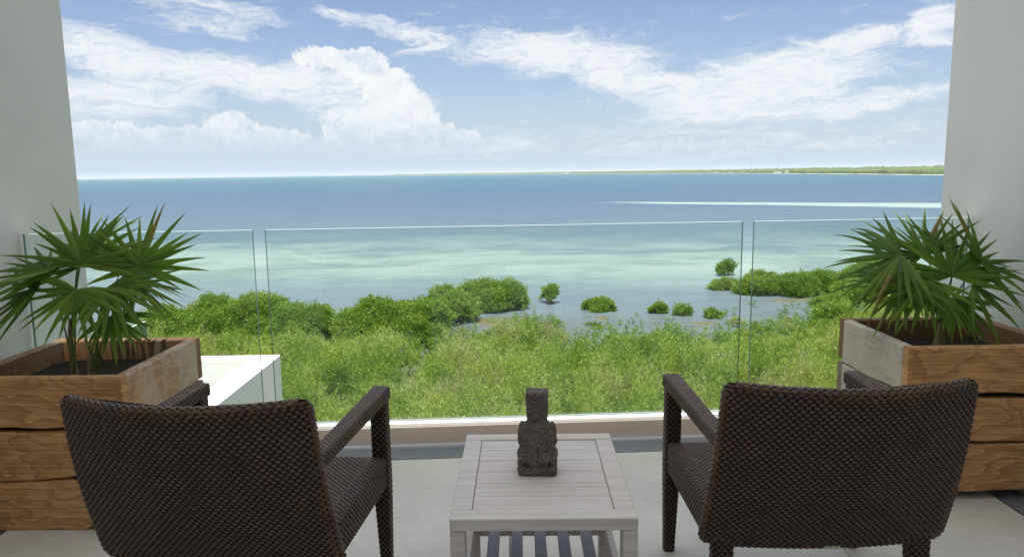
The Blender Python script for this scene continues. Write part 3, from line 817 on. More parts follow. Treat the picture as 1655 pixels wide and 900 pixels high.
# ------------------------------------------------------------------ table
def build_table():
    t = empty('side_table', (0.079, 2.13, 0), R(-0.8), label='low whitewashed wooden side table with slatted shelf between the armchairs', cat='table')
    W, D, H = 0.497, 0.635, 0.45; th = 0.034
    z = H - th / 2; b = 0.055
    def pc(name, c, s, bev=0.002): return box(name, c, s, M_WASH, bev, t)
    pc('frame_board', (0, -D / 2 + b / 2, z), (W, b, th)); pc('frame_board', (0, D / 2 - b / 2, z), (W, b, th))
    for s in (-1, 1): pc('frame_board', (s * (W / 2 - b / 2), 0, z), (b, D - 2 * b - 0.003, th - 0.001))
    n = 6; inner = D - 2 * b - 0.004; pw = inner / n
    for i in range(n):
        pc('plank', (0, -inner / 2 + pw * (i + .5), z - 0.0006 - 0.0004 * (i % 2)), (W - 2 * b - 0.003, pw - 0.0012, th - 0.004))
    lw = 0.040
    for sx in (-1, 1):
        for sy in (-1, 1):
            pc('leg', (sx * (W / 2 - lw / 2), sy * (D / 2 - 0.030), (H - th) / 2 - 0.0005), (lw, 0.060, H - th - 0.001), 0.003)
        pc('side_rail', (sx * (W / 2 - 0.016), 0, 0.135), (0.020, D - 0.121, 0.05))
        pc('apron', (sx * (W / 2 - 0.014), 0, H - th - 0.0255), (0.018, D - 0.121, 0.049))
    M_SLAT = material('sky_tinted_grey_slat', _slat)
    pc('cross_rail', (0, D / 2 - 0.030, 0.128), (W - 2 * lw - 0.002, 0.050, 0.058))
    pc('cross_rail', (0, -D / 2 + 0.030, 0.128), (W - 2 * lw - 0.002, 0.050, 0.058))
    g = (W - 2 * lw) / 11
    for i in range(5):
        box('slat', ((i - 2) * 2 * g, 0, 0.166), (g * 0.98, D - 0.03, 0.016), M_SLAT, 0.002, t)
build_table()

# ------------------------------------------------------------------ stone figure
def build_statue():
    bm = bmesh.new()
    def ell(c, s, rot=None):
        m = Matrix.Translation(c) @ (rot.to_4x4() if rot else Matrix.Identity(4)) @ Matrix.Diagonal((*s, 1))
        bmesh.ops.create_uvsphere(bm, u_segments=20, v_segments=12, radius=1.0, matrix=m)
    def blk(c, s, bev, rot=None): add_box(bm, c, s, bev, rot, segs=2)
    blk((0, 0.005, 0.013), (0.118, 0.095, 0.026), 0.006)               # plinth
    ell((0, 0.0, 0.050), (0.054, 0.048, 0.036))                        # hips
    ell((0, -0.004, 0.100), (0.044, 0.036, 0.060))                     # back
    ell((0, -0.002, 0.138), (0.049, 0.032, 0.026))                     # shoulders
    for s in (-1, 1):
        ell((s * 0.0465, 0.002, 0.116), (0.0125, 0.018, 0.040), Matrix.Rotation(R(-s * 4), 3, 'Y'))   # upper arm
        ell((s * 0.049, 0.022, 0.088), (0.012, 0.030, 0.012))          # forearm on the knee
        ell((s * 0.044, 0.014, 0.048), (0.018, 0.040, 0.026))          # folded leg
        ell((s * 0.034, 0.046, 0.072), (0.016, 0.018, 0.020))          # knee
        ell((s * 0.050, -0.020, 0.038), (0.010, 0.016, 0.014))         # foot
    blk((0, 0.004, 0.085), (0.108, 0.066, 0.118), 0.018)               # uncarved block between the limbs
    blk((0, 0.0, 0.166), (0.060, 0.050, 0.044), 0.010)                 # neck
    blk((0, 0.002, 0.200), (0.064, 0.058, 0.064), 0.009)               # head
    blk((0, 0.000, 0.240), (0.067, 0.062, 0.028), 0.008)               # flat cap
    ell((0, 0.034, 0.196), (0.012, 0.012, 0.016)); blk((0, 0.030, 0.212), (0.050, 0.012, 0.010), 0.003)
    me = mesh_of(bm, 'stone_figure', M_PUMICE)
    o = link('stone_figure', me, None, (0.070, 2.130, 0.4497), (0, 0, R(-3)), label='dark carved volcanic stone figure sitting on the whitewashed table', category='statue')
    md = o.modifiers.new('r', 'REMESH'); md.mode = 'VOXEL'; md.voxel_size = 0.0026
    me2 = bpy.data.meshes.new_from_object(o.evaluated_get(bpy.context.evaluated_depsgraph_get()))
    o.modifiers.clear(); o.data = me2
    me2.materials.clear(); me2.materials.append(M_PUMICE)
    for v in me2.vertices:
        d = 0.0016 * mnoise.noise(v.co * 130) + 0.0016 * mnoise.noise(v.co * 320) + 0.002 * mnoise.noise(v.co * 45)
        if v.co.z > 0.004: v.co += v.normal * d
    me2.polygons.foreach_set('use_smooth', [True] * len(me2.polygons)); me2.update()
build_statue()

# ------------------------------------------------------------------ planters of thick teak slabs
def slab_mesh(L, h, t, seed, wob_lo, wob_hi, segs=18):
    """a thick board along X with slightly live lower/upper edges, rounded arrises"""
    prof = []
    c = 0.007
    V = []; F = []
    for i in range(segs + 1):
        x = -L / 2 + L * i / segs
        e = 1.0 if 0 < i < segs else 0.0
        lo = -h / 2 + wob_lo * (fbm(x + seed * 3.1, seed, 2.6, 1.0, 3) * 1.6 + 0.35 * abs(fbm(x, seed, 7.0, 2.0, 2)))
        hi = h / 2 + wob_hi * (fbm(x + seed * 5.7, seed + 4, 2.6, 6.0, 3) * 1.6)
        b = 0.0025 * fbm(x, seed, 3.0, 9.0, 2)
        ring = [(-t / 2 + c + b, lo), (t / 2 - c, lo), (t / 2, lo + c), (t / 2, hi - c), (t / 2 - c, hi), (-t / 2 + c + b, hi), (-t / 2 + b, hi - c), (-t / 2 + b, lo + c)]
        V += [(x, y, z) for y, z in ring]
    for i in range(segs):
        for j in range(8): F.append((i * 8 + j, i * 8 + (j + 1) % 8, (i + 1) * 8 + (j + 1) % 8, (i + 1) * 8 + j))
    F.append(tuple(range(8))[::-1]); F.append(tuple(segs * 8 + j for j in range(8)))
    me = bpy.data.meshes.new('plank'); me.from_pydata(V, [], F); me.update()
    bm = bmesh.new(); bm.from_mesh(me); bmesh.ops.recalc_face_normals(bm, faces=bm.faces); bm.to_mesh(me); bm.free()
    return me
def planter(loc, rz, W, D, zs, mats, label, seed, wob):
    """zs: heights of the seams from bottom to top; origin = middle of the footprint on the floor"""
    p = empty('planter', loc, R(rz), label=label, cat='planter', group='teak slab planters')
    th = 0.042
    for k in range(len(zs) - 1):
        z0, z1 = zs[k], zs[k + 1]; h = z1 - z0 - 0.009; zc = (z0 + z1) / 2
        top = k == len(zs) - 2
        wl, wh = wob[k]
        for (nm, L, c, r, m) in (('front', W, (0, -D / 2 + th / 2, zc), 0, mats[0]), ('back', W, (0, D / 2 - th / 2, zc), 180, mats[2]),
                                 ('left', D - 2 * th - 0.003, (-W / 2 + th / 2, 0, zc), -90, mats[3]), ('right', D - 2 * th - 0.003, (W / 2 - th / 2, 0, zc), 90, mats[1])):
            if nm in ('left', 'right'):
                # the visible side slabs run past the front board's end
                pass
            me = slab_mesh(L, h, th, seed + k * 1.3 + len(nm) * 0.7 + W, wl, 0.0 if top else wh)
            me.materials.append(m)
            link('plank', me, p, c, (0, 0, R(r)))
    box('liner', (0, 0, (zs[0] + zs[-1]) / 2 - 0.05), (W - 2 * th - 0.006, D - 2 * th - 0.006, zs[-1] - zs[0] - 0.12), M_SOIL, 0, p)
    for sx in (-1, 1):
        for sy in (-1, 1):
            box('foot', (sx * (W / 2 - 0.09), sy * (D / 2 - 0.055), zs[0] / 2 + 0.004), (0.07, 0.07, zs[0] + 0.02), M_TEAKGREY, 0.004, p)
    # crumbly soil surface
    bm = bmesh.new()
    n = 14
    V = []
    for j in range(n + 1):
        for i in range(n + 1):
            x = (i / n - .5) * (W - 2 * th - 0.004); y = (j / n - .5) * (D - 2 * th - 0.004)
            V.append((x, y, zs[-1] - 0.10 + 0.014 * fbm(x, y, 9, seed)))
    F = [(j * (n + 1) + i, j * (n + 1) + i + 1, (j + 1) * (n + 1) + i + 1, (j + 1) * (n + 1) + i) for j in range(n) for i in range(n)]
    bm.free()
    link('soil', np_mesh('soil', V, F, M_SOIL, True), p)
    return p
planter((-1.805, 3.02, 0), -1.0, 0.665, 0.68, (0.022, 0.20, 0.405, 0.615), (M_TEAK, M_TEAKMIX, M_TEAKIN, M_TEAKIN),
        'brown teak slab planter with mottled side, at the left wall behind the left armchair', 1.0, ((0.075, 0.016), (0.030, 0.020), (0.034, 0)))
planter((1.905, 3.14, 0), 0.4, 0.665, 0.605, (0.035, 0.235, 0.435, 0.645), (M_TEAK, M_TEAKIN, M_TEAKIN, M_TEAKGREY),
        'teak slab planter with silver grey left side, at the right wall behind the right armchair', 7.0, ((0.012, 0.010), (0.018, 0.014), (0.026, 0)))

# ------------------------------------------------------------------ fan palms
def leaf_fan(hub, face, up, n, spread, length, droop, seed, width=0.027, tint0=0.4):
    """one fan leaf: blades radiating from the hub in the plane (up, side); face = outward normal; returns V,F,tint"""
    rg = np.random.default_rng(seed)
    hub = Vector(hub); nrm = Vector(face).normalized(); up = Vector(up); up = (up - nrm * up.dot(nrm)).normalized(); side = up.cross(nrm)
    V, F, T = [], [], []
    for i in range(n):
        a = R(-spread / 2 + spread * i / (n - 1) + rg.uniform(-4.5, 4.5))
        L = length * (0.82 + 0.24 * math.cos(a * 0.55)) * rg.uniform(0.82, 1.10)
        d0 = up * math.cos(a) + side * math.sin(a) - nrm * 0.10 * math.cos(a * 2) + nrm * rg.uniform(-0.20, 0.16)
        d0.normalize()
        w = width * rg.uniform(0.8, 1.15)
        dr = droop * 0.50 * rg.uniform(0.3, 1.6) * (2.6 if rg.random() < 0.10 else 1.0)
        ns = 7; p = hub.copy(); d = d0.copy(); base = len(V)
        tw = nrm.cross(d).normalized()
        tint = min(1, max(0, tint0 + rg.normal(0, 0.14)))
        dead = rg.random() < 0.012
        for k in range(ns + 1):
            f = k / ns
            hw = w * 0.5 * (0.40 + 0.60 * min(1, f / 0.30)) * (1 - max(0, (f - 0.30) / 0.70)) ** 0.85 + 0.0005
            s = (tw - d * tw.dot(d)).normalized(); nn = s.cross(d).normalized()
            fold = hw * 0.75
            V += [p - s * hw + nn * fold * 0.5, p - nn * fold * 0.5, p + s * hw + nn * fold * 0.5]
            if k < ns:
                p = p + d * (L / ns)
                d = (d + Vector((0, 0, -1)) * dr * (0.10 + 0.9 * f * f) * 0.42 + nrm * rg.normal(0, 0.012)).normalized()
        for k in range(ns):
            b = base + k * 3
            F += [(b, b + 1, b + 4, b + 3), (b + 1, b + 2, b + 5, b + 4)]
            tip = 0.16 * max(0, k - ns + 2) * (rg.random() < 0.3)
            tt = 0.97 if (dead and k > ns * 0.4) else min(1.0, tint + tip + rg.uniform(-0.03, 0.03))
            T += [tt, tt]
    return np.array([tuple(v) for v in V]), np.array(F), np.array(T)
def fan_palm(name, base, stems, leaves, label, seed, low=0.7):
    """leaves: (hub, face, up, n, spread, length, droop, tint, stem index)"""
    root = empty(name, base, 0, label=label, cat='potted plant', group='fan palms in planters')
    B = Vector(base)
    for sp, hgt, rad in stems:
        p0 = Vector(sp) - B
        pts = [p0 + Vector((0.012 * math.sin(3 * f + seed), 0.01 * f, hgt * f)) for f in np.linspace(0, 1, 7)]
        V, F = tube_np(pts, [rad * (1.25 - 0.55 * f) * (1 + 0.12 * math.sin(9 * f)) for f in np.linspace(0, 1, 7)], 9)
        link('trunk', np_mesh('trunk', V, F, M_FIBRE, True), root)
    for i, (hub, face, up, n, spread, length, droop, tint, st) in enumerate(leaves):
        V, F, T = leaf_fan(Vector(hub) - B, face, up, n, spread, length, droop, seed * 100 + i, tint0=tint)
        lf = link('leaf', np_mesh('leaf', V, F, M_PALM, True, T), root)
        sp, hgt, rad = stems[st]
        a = Vector(sp) - B + Vector((0.012 * math.cos(i * 2.4), 0.012 * math.sin(i * 2.4), hgt * (low if i % 3 else 0.85))); c = Vector(hub) - B
        mid = a * 0.5 + c * 0.5 + Vector((0, 0, 0.05)) + (Vector((a.x - c.x, a.y - c.y, 0)) * 0.12)
        pts = []
        for f in np.linspace(0, 1, 9): pts.append(a * (1 - f) ** 2 + mid * 2 * f * (1 - f) + c * f * f)
        V, F = tube_np(pts, [0.0042 - 0.0018 * f for f in np.linspace(0, 1, 9)], 5)
        link('petiole', np_mesh('petiole', V, F, M_STALK, True), lf)
    return root
LP = [  # left palm
 ((-1.705, 2.88, 1.020), (0.10, -0.85, 0.45), (0.02, 0.3, 1), 19, 200, 0.265, 0.35, 0.42, 0),
 ((-1.505, 2.93, 1.000), (0.20, -0.75, 0.35), (0.10, 0.25, 1), 19, 230, 0.260, 0.30, 0.50, 1),
 ((-1.800, 2.82, 1.000), (-0.10, -0.35, 0.95), (-1, 0.1, 0.42), 18, 170, 0.310, 0.45, 0.36, 0),
 ((-1.850, 2.82, 0.935), (-0.30, -0.45, 0.75), (-1, -0.3, 0.0), 17, 170, 0.290, 0.75, 0.32, 0),
 ((-1.760, 2.96, 1.045), (-0.20, -0.50, 0.80), (-0.7, 0.2, 0.75), 18, 190, 0.290, 0.35, 0.38, 0),
 ((-1.580, 2.84, 0.930), (0.35, -0.65, 0.55), (0.75, -0.5, -0.25), 16, 180, 0.230, 0.75, 0.45, 1),
 ((-1.690, 2.80, 0.925), (0.0, -0.75, 0.55), (-0.2, -0.6, -0.6), 16, 210, 0.230, 0.9, 0.45, 0),
 ((-1.650, 3.06, 0.960), (0.3, 0.25, 0.9), (0.8, 0.5, 0.25), 16, 180, 0.260, 0.5, 0.25, 1),
 ((-1.620, 2.90, 0.800), (0.45, -0.5, 0.6), (0.7, -0.45, -0.55), 12, 150, 0.180, 0.9, 0.48, 1),
 ((-1.560, 2.98, 0.935), (0.5, -0.4, 0.7), (0.9, 0.0, 0.1), 15, 200, 0.220, 0.6, 0.42, 1),
 ((-1.820, 3.05, 0.985), (-0.3, -0.55, 0.65), (-0.3, 0.2, 0.9), 16, 210, 0.260, 0.45, 0.3, 0),
]
fan_palm('fan_palm', (-1.785, 2.97, 0.515), [((-1.815, 2.95, 0.50), 0.28, 0.0115), ((-1.752, 2.965, 0.50), 0.13, 0.015)], LP,
         'green fan palm in the left planter, bare stems showing under its leaves', 3, 0.2)
RP = [  # right palm
 ((1.850, 3.04, 0.900), (0.05, -0.80, 0.50), (0.05, 0.3, 1), 20, 215, 0.315, 0.22, 0.40, 0),
 ((1.640, 3.06, 0.985), (-0.45, -0.55, 0.70), (-0.95, -0.15, 0.15), 18, 200, 0.300, 0.75, 0.38, 0),
 ((1.985, 3.06, 0.950), (0.35, -0.60, 0.60), (0.85, 0.1, 0.50), 18, 190, 0.310, 0.45, 0.42, 0),
 ((1.720, 2.99, 0.880), (-0.30, -0.70, 0.50), (-0.45, -0.6, -0.5), 15, 170, 0.230, 1.0, 0.55, 0),
 ((1.930, 3.02, 0.860), (0.40, -0.65, 0.50), (0.75, -0.4, -0.45), 16, 170, 0.270, 0.6, 0.45, 0),
 ((1.830, 2.98, 0.815), (0.10, -0.75, 0.40), (0.2, -0.5, -0.8), 12, 160, 0.200, 1.0, 0.42, 0),
 ((1.790, 3.15, 0.980), (-0.1, -0.55, 0.75), (-0.35, 0.3, 0.9), 19, 200, 0.310, 0.35, 0.32, 0),
 ((1.700, 3.14, 0.910), (-0.55, -0.35, 0.75), (-0.95, -0.1, -0.1), 17, 200, 0.280, 0.8, 0.28, 0),
 ((1.940, 3.16, 0.960), (0.25, -0.45, 0.80), (0.6, 0.3, 0.75), 18, 190, 0.300, 0.4, 0.34, 0),
 ((1.660, 3.05, 0.860), (-0.45, -0.45, 0.65), (-0.85, -0.5, -0.30), 14, 170, 0.230, 0.9, 0.36, 0),
 ((1.900, 3.05, 0.780), (0.35, -0.6, 0.5), (0.5, -0.5, -0.5), 10, 140, 0.180, 1.0, 0.5, 0),
]
fan_palm('fan_palm', (1.865, 3.12, 0.545), [((1.868, 3.12, 0.53), 0.22, 0.019)], RP,
         'dense green fan palm in the right planter against the grey wall', 5)

# ------------------------------------------------------------------ mangroves and marsh scrub
def leaf_quads(P, D, L, W, rg):
    """rhombus leaves at points P along directions D"""
    n = len(P)
    r = rg.normal(size=(n, 3)); S_ = np.cross(D, r); S_ /= np.linalg.norm(S_, axis=1)[:, None] + 1e-9
    L = L[:, None]; W = W[:, None]
    a = P; b = P + D * L * .45 + S_ * W * .5; c = P + D * L; d = P + D * L * .45 - S_ * W * .5
    V = np.stack([a, b, c, d], 1).reshape(-1, 3)
    F = np.arange(n * 4).reshape(-1, 4)
    return V, F
def mangrove(x, y, w, h, seed, label, group=None, trunk_vis=True, dens=680, lean=0.0, zb=None, base=0.10):
    rg = np.random.default_rng(seed)
    zg = ground_z(x, y) if zb is None else zb
    root = empty('mangrove', (x, y, zg), 0, label=label, cat='mangrove', group=group)
    nl = int(7 + w * 3.8); lob = []
    for i in range(nl):
        a = rg.uniform(0, 2 * math.pi); rr = math.sqrt(rg.random()) * 0.42 * w
        q = rr / (0.5 * w)
        top = h * (1 - 0.42 * q ** 2) * rg.uniform(0.66, 1.04)
        r = min(rg.uniform(0.13, 0.25) * w * (0.8 + 0.3 * (1 - q)), h * 0.42)
        lob.append((rr * math.cos(a) + lean * top, rr * math.sin(a) * 0.85, max(top - r * 0.8, r * 0.75), r * 1.1, r, r * 0.8))
        if q > 0.45 and rg.random() < 0.75:
            lob.append((rr * math.cos(a) * 1.06, rr * math.sin(a), h * rg.uniform(0.24, 0.42), r * 0.9, r * 0.9, r * 0.7))
    lob.append((lean * h * .8, 0, h * 0.58, w * 0.24, w * 0.22, h * 0.28))
    Ps, Ds, Ts = [], [], []
    for (lx, ly, lz, rx, ry, rz) in lob:
        m = int(dens * (rx * ry + rx * rz) * 1.5) + 30
        d = rg.normal(size=(m, 3)); d /= np.linalg.norm(d, axis=1)[:, None]
        rad = rg.uniform(0.45, 1.0, m) ** 0.5 * (1 + 0.20 * np.sin(d[:, 0] * 6 + lx * 5) * np.cos(d[:, 2] * 7 + ly * 5) + 0.12 * np.sin(d[:, 1] * 11 + lz * 9))
        sp = np.floor((np.arctan2(d[:, 1], d[:, 0]) + d[:, 2] * 2.3) * 4.0); rad = rad * (1 + 0.16 * np.sin(sp * 12.9898 + lx * 78.2))
        P = np.stack([lx + d[:, 0] * rx * rad, ly + d[:, 1] * ry * rad, lz + d[:, 2] * rz * rad], 1)
        keep = P[:, 2] > base * h + rg.uniform(0, 0.12 * h, m)
        D = d * 0.7 + rg.normal(size=(m, 3)) * 0.55 + np.array([0, 0, 0.45]); D /= np.linalg.norm(D, axis=1)[:, None]
        lt = rg.normal(0.46, 0.16)
        T = np.clip(lt + rg.normal(0, 0.17, m) + 0.10 * d[:, 2], 0, 0.93); T[rg.random(m) < 0.006] = 1
        Ps.append(P[keep]); Ds.append(D[keep]); Ts.append(T[keep])
    for q in range(int(10 + w * 7)):
        lx, ly, lz, rx, ry, rz = lob[rg.integers(len(lob))]
        d = rg.normal(size=3); d[2] = abs(d[2]) * 0.9; d /= np.linalg.norm(d)
        ext = rg.uniform(0.10, 0.42); m = int(rg.integers(14, 34)); f = rg.random(m)
        base_p = np.array([lx, ly, lz]) + d * np.array([rx, ry, rz])
        P = base_p + d * (f * ext)[:, None] + rg.normal(0, 0.06, (m, 3))
        D = d * 0.8 + rg.normal(size=(m, 3)) * 0.6; D /= np.linalg.norm(D, axis=1)[:, None]
        Ps.append(P); Ds.append(D); Ts.append(np.clip(rg.normal(0.62, 0.1) + rg.normal(0, 0.1, m), 0, 0.93))
    P, D, T = np.concatenate(Ps), np.concatenate(Ds), np.concatenate(Ts)
    n = len(P)
    V, F = leaf_quads(P, D, rg.uniform(0.10, 0.19, n), rg.uniform(0.055, 0.10, n), rg)
    link('crown', np_mesh('crown', V, F, M_MANG, False, T), root)
    parts = []
    for i in range(min(len(lob), 14)):
        lx, ly, lz = lob[i][:3]
        bx, by = lx * 0.45 + rg.normal(0, 0.08 * w), ly * 0.45 + rg.normal(0, 0.08 * w)
        pts = [(bx * 1.25, by * 1.25, -0.25), (bx, by, h * 0.12), (bx * .6 + lx * .4, by * .6 + ly * .4, lz * 0.55), (lx, ly, lz)]
        r0 = 0.035 + 0.012 * w
        parts.append(tube_np(pts, [r0, r0 * .9, r0 * .6, r0 * .25], 5))
    V, F = join_np(parts)
    link('trunk', np_mesh('trunk', V, F, M_BARK, True), root)
    return root
G1 = 'mangroves standing in the shallows'
MG = [
 (-25.5, 54.0, 4.0, 2.9, 'leftmost rounded mangrove at the left end of the near shore clump', G1),
 (-22.4, 54.6, 5.2, 3.6, 'broad green mangrove right behind the white roof at left', G1),
 (-18.9, 54.3, 4.6, 3.7, 'tall mangrove seen through the gap between the left glass panes', G1),
 (-19.6, 59.6, 3.8, 3.1, 'mangrove standing behind the left shore clump at the open water', G1),
 (-15.6, 53.4, 4.5, 3.1, 'dense mangrove at the right end of the left clump beside the narrow channel', G1),
 (-10.6, 53.0, 4.4, 3.6, 'dark based mangrove just right of the narrow blue channel', G1),
 (-7.4, 53.8, 5.2, 3.5, 'wide mangrove at the near end of the central mangrove row', G1),
 (-5.5, 60.6, 4.3, 3.4, 'middle mangrove of the central row running out to the water', G1),
 (-2.0, 66.6, 5.3, 3.5, 'big round mangrove at the far tip of the central row', G1),
 (3.7, 69.1, 2.0, 2.2, 'small lone mangrove on a thin stem standing in open water', G1),
 (7.8, 65.0, 2.8, 1.7, 'low wide mangrove bush alone in the shallows right of centre', G1),
 (12.7, 63.1, 1.5, 1.65, 'small upright mangrove bush, left one of three small bushes in the water', G1),
 (14.8, 62.1, 1.5, 1.6, 'small mangrove bush, middle one of three small bushes in the water', G1),
 (17.0, 60.9, 1.4, 1.2, 'smallest mangrove bush, right one of three small bushes in the water', G1),
 (22.3, 75.6, 2.9, 1.8, 'low mangrove at the left tip of the right hand mangrove island', G1),
 (25.4, 86.0, 2.3, 2.5, 'thin mangrove sticking up behind the left tip of the right island', G1),
 (25.0, 73.0, 4.0, 2.9, 'mangrove behind the right glass joint on the right island', G1),
 (28.0, 72.4, 4.6, 2.9, 'mangrove in the middle of the right hand island', G1),
 (31.4, 73.3, 4.4, 2.9, 'mangrove at the right end of the right hand island', G1),
 (28.3, 64.5, 2.8, 1.6, 'low mangrove on the near bank of the right hand pool', G1),
 (34.4, 70.0, 4.4, 3.8, 'tall mangrove behind the leaves of the right palm', G1),
 (25.6, 57.0, 3.2, 1.9, 'mangrove left of the right planter at the scrub edge', G1),
 (32.0, 66.5, 4.0, 2.6, 'mangrove between the pool and the right planter', G1),
 (38.5, 72.0, 4.6, 3.4, 'mangrove far right, half hidden by the right palm', G1),
]
for i, a in enumerate(MG): mangrove(a[0], a[1], a[2] * (1.14 if a[2] > 3 else 1.05), a[3], 200 + i, a[4], a[5], lean=(0.04 if i % 2 else -0.03), base=(0.34 if 'thin stem' in a[4] else 0.30 if 'sticking up' in a[4] else 0.10))

def build_scrub():
    rg = np.random.default_rng(11)
    Ps, Ds, Ls, Ws, Ts = [], [], [], [], []
    cnt = 0
    pts = []
    tries = 0
    while len(pts) < 2200 and tries < 60000:
        tries += 1
        y = rg.uniform(20, 66); x = rg.uniform(-0.80 * y - 3, 0.80 * y + 3)
        ey = edge_y(x) + 1.6 + 7.0 * fbm(x, y, 0.17, 1.0)
        d = ey - y
        if d < -0.3 and (d < -8 or rg.random() > 0.20 or x < -6): continue
        if d < 2.5 and rg.random() < 0.25: continue
        pts.append((x, y, d))
    for (x, y, d) in pts:
        pn = fbm(x, y, 0.10, 12.0); pn2 = fbm(x, y, 0.33, 15.0)
        near = min(1.0, max(0.0, d) / 9.0)
        hgt = (0.75 + 1.35 * near) * rg.choice([0.7, 0.85, 1.0, 1.0, 1.15, 1.5]) * (1 + 0.55 * pn)
        r = rg.uniform(0.55, 1.15) * (0.75 + 0.35 * near)
        zg = ground_z(x, y)
        tint = np.clip(0.48 + 1.0 * pn2 + 0.5 * pn + rg.normal(0, 0.13), 0.05, 0.92)
        grey = rg.random() < 0.10
        ns = int(30 * (0.6 + 0.5 * r)); 
        fine = 1.0 if y > 38 else 0.82
        lv = 13 if y > 40 else 17
        th = rg.uniform(0, 2 * np.pi, ns); rr = np.sqrt(rg.random(ns))
        tipx = np.cos(th) * rr * r; tipy = np.sin(th) * rr * r
        top = hgt * (1 - 0.45 * rr ** 2) * rg.uniform(0.78, 1.08, ns)
        f = rg.uniform(0.30, 1.0, (ns, lv)) ** 0.7
        px = x + tipx[:, None] * (0.35 + 0.65 * f) + rg.normal(0, 0.055, f.shape)
        py = y + tipy[:, None] * (0.35 + 0.65 * f) + rg.normal(0, 0.055, f.shape)
        pz = zg + top[:, None] * f
        dx = tipx[:, None] * 0.5 + rg.normal(0, 0.55, f.shape); dy = tipy[:, None] * 0.5 + rg.normal(0, 0.55, f.shape); dz = 0.95 + rg.normal(0, 0.4, f.shape)
        P = np.stack([px, py, pz], -1).reshape(-1, 3); D = np.stack([dx, dy, dz], -1).reshape(-1, 3); D /= np.linalg.norm(D, axis=1)[:, None]
        n = len(P)
        T = np.clip(tint + rg.normal(0, 0.07, n) + 0.20 * (f.ravel() - 0.7), 0, 0.95)
        if grey: T = np.clip(0.78 + rg.normal(0, 0.06, n), 0, 1.0)
        Ps.append(P); Ds.append(D); Ts.append(T)
        Ls.append(rg.uniform(0.14, 0.30, n) * fine); Ws.append(rg.uniform(0.035, 0.075, n) * fine)
    P = np.concatenate(Ps); D = np.concatenate(Ds); T = np.concatenate(Ts)
    V, F = leaf_quads(P, D, np.concatenate(Ls), np.concatenate(Ws), rg)
    link('marsh_scrub', np_mesh('marsh_scrub', V, F, M_SCRUB, False, T), kind='stuff', label='bright green marsh scrub filling the ground below the terrace', category='scrub')
    print('scrub leaves', len(P))
    # seedlings scattered through the shallows
    Ps, Ds, Ts, Ls = [], [], [], []
    k = 0
    while k < 900:
        if rg.random() < 0.75: x = rg.uniform(-6, 24); y = edge_y(x) + abs(rg.normal(0, 4.6)) + 0.2
        else: x = rg.uniform(-14.5, -11.0) if rg.random() < 0.4 else rg.uniform(18, 33); y = edge_y(x) + abs(rg.normal(0, 5)) + 0.2
        if y > 70 or (rg.random() > 0.5 and y - edge_y(x) > 5): continue
        k += 1
        hh = rg.uniform(0.35, 1.25) * (1.0 if y - edge_y(x) < 7 else 0.65); m = int(14 + 42 * hh)
        f = rg.random(m) ** 0.8
        P = np.stack([x + rg.normal(0, 0.11, m) * (0.4 + f), y + rg.normal(0, 0.11, m) * (0.4 + f), max(ground_z(x, y), SEA - 0.1) + f * hh], 1)
        D = rg.normal(size=(m, 3)) + np.array([0, 0, 0.8]); D /= np.linalg.norm(D, axis=1)[:, None]
        Ps.append(P); Ds.append(D); Ts.append(np.clip(rg.normal(0.35, 0.15) + rg.normal(0, 0.12, m), 0, 0.95)); Ls.append(rg.uniform(0.10, 0.18, m))
    P = np.concatenate(Ps); L = np.concatenate(Ls)
    V, F = leaf_quads(P, np.concatenate(Ds), L, L * 0.5, rg)
    link('seedlings', np_mesh('seedlings', V, F, M_MANG, False, np.concatenate(Ts)), kind='stuff', label='small mangrove seedlings scattered in the brown shallows', category='seedlings')
build_scrub()

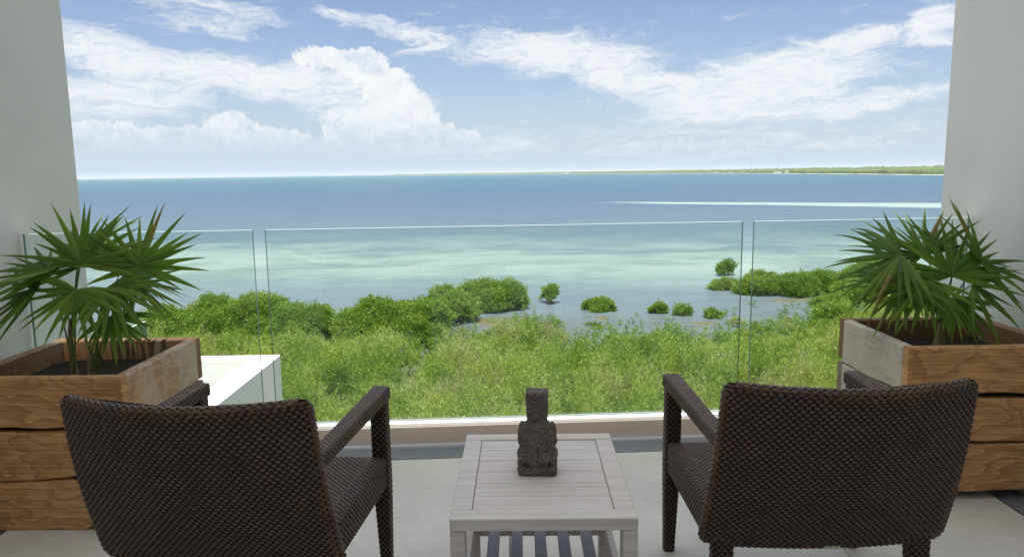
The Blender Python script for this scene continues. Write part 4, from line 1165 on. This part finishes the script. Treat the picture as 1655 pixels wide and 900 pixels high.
# ------------------------------------------------------------------ small far things
for (x, y, h, lab) in ((905, 2500, 62, 'tall thin radio mast on the far shore, the taller right one'), (690, 2120, 34, 'short thin radio mast on the far shore, left of the taller one')):
    m = empty('radio_mast', (x, y, SEA + 1), label=lab, cat='mast', group='radio masts on the far shore')
    V, F = tube_np([(0, 0, 0), (0, 0, h)], [0.8, 0.5], 4); link('pole', np_mesh('pole', V, F, M_MAST), m)
    for k in range(3):
        V, F = tube_np([(0, 0, h * (0.35 + 0.25 * k)), (0, 0, h * (0.35 + 0.25 * k) + 1.5)], [0.9, 0.9], 6); link('collar', np_mesh('collar', V, F, M_MAST), m)
def far_house(x, y, w, d, h, lab):
    w, d, h = w * 0.6, d * 0.6, h * 0.6
    b = empty('house', (x, y, SEA + 2.5), math.atan2(-x, y), label=lab, cat='building', group='small pale buildings on the far shore')
    bm = bmesh.new(); add_box(bm, (0, 0, h / 2), (w, d, h)); link('wall', mesh_of(bm, 'wall', M_SAND), b)
    bm = bmesh.new(); add_box(bm, (0, 0, h + 0.25), (w + 1.2, d + 1.2, 0.5)); link('roof', mesh_of(bm, 'roof', M_SCREED), b)
    bm = bmesh.new()
    nw = max(2, int(w / 7))
    for i in range(nw): add_box(bm, (-w / 2 + w * (i + .5) / nw, -d / 2 - 0.05, h * 0.55), (w / nw * 0.3, 0.1, h * 0.25))
    link('window', mesh_of(bm, 'window', M_DARKGLASS), b, kind='stuff')
for a in ((690, 1905, 30, 12, 12, 'widest pale building among those on the far shore'), (742, 1985, 13, 10, 16, 'tallest pale building on the far shore, near the masts'),
          (600, 2010, 16, 10, 9, 'pale beach house on the far shore left of the masts'), (655, 2350, 22, 10, 11, 'long low pale building behind the far beach'),
          (410, 5350, 60, 20, 14, 'distant pale building far out along the horizon shore'), (800, 2030, 18, 10, 12, 'pale building right of the tallest one on the far shore')):
    far_house(*a)

# ------------------------------------------------------------------ sea air: an even, thin haze round the whole place
HAZE = 0.000035
m = bpy.data.materials.new('sea_haze'); m.use_nodes = True
t = NT(m.node_tree); t.n.clear()
out = t.node('ShaderNodeOutputMaterial'); pv = t.node('ShaderNodeVolumePrincipled')
pv.inputs['Color'].default_value = (0.70, 0.80, 0.92, 1); pv.inputs['Density'].default_value = HAZE
t.l.new(pv.outputs[0], out.inputs['Volume'])
bm = bmesh.new(); add_box(bm, (0, 14950, 32.5), (90100, 30300, 92))
link('haze', mesh_of(bm, 'haze', m), kind='stuff', label='thin pale sea haze over the water', category='haze')
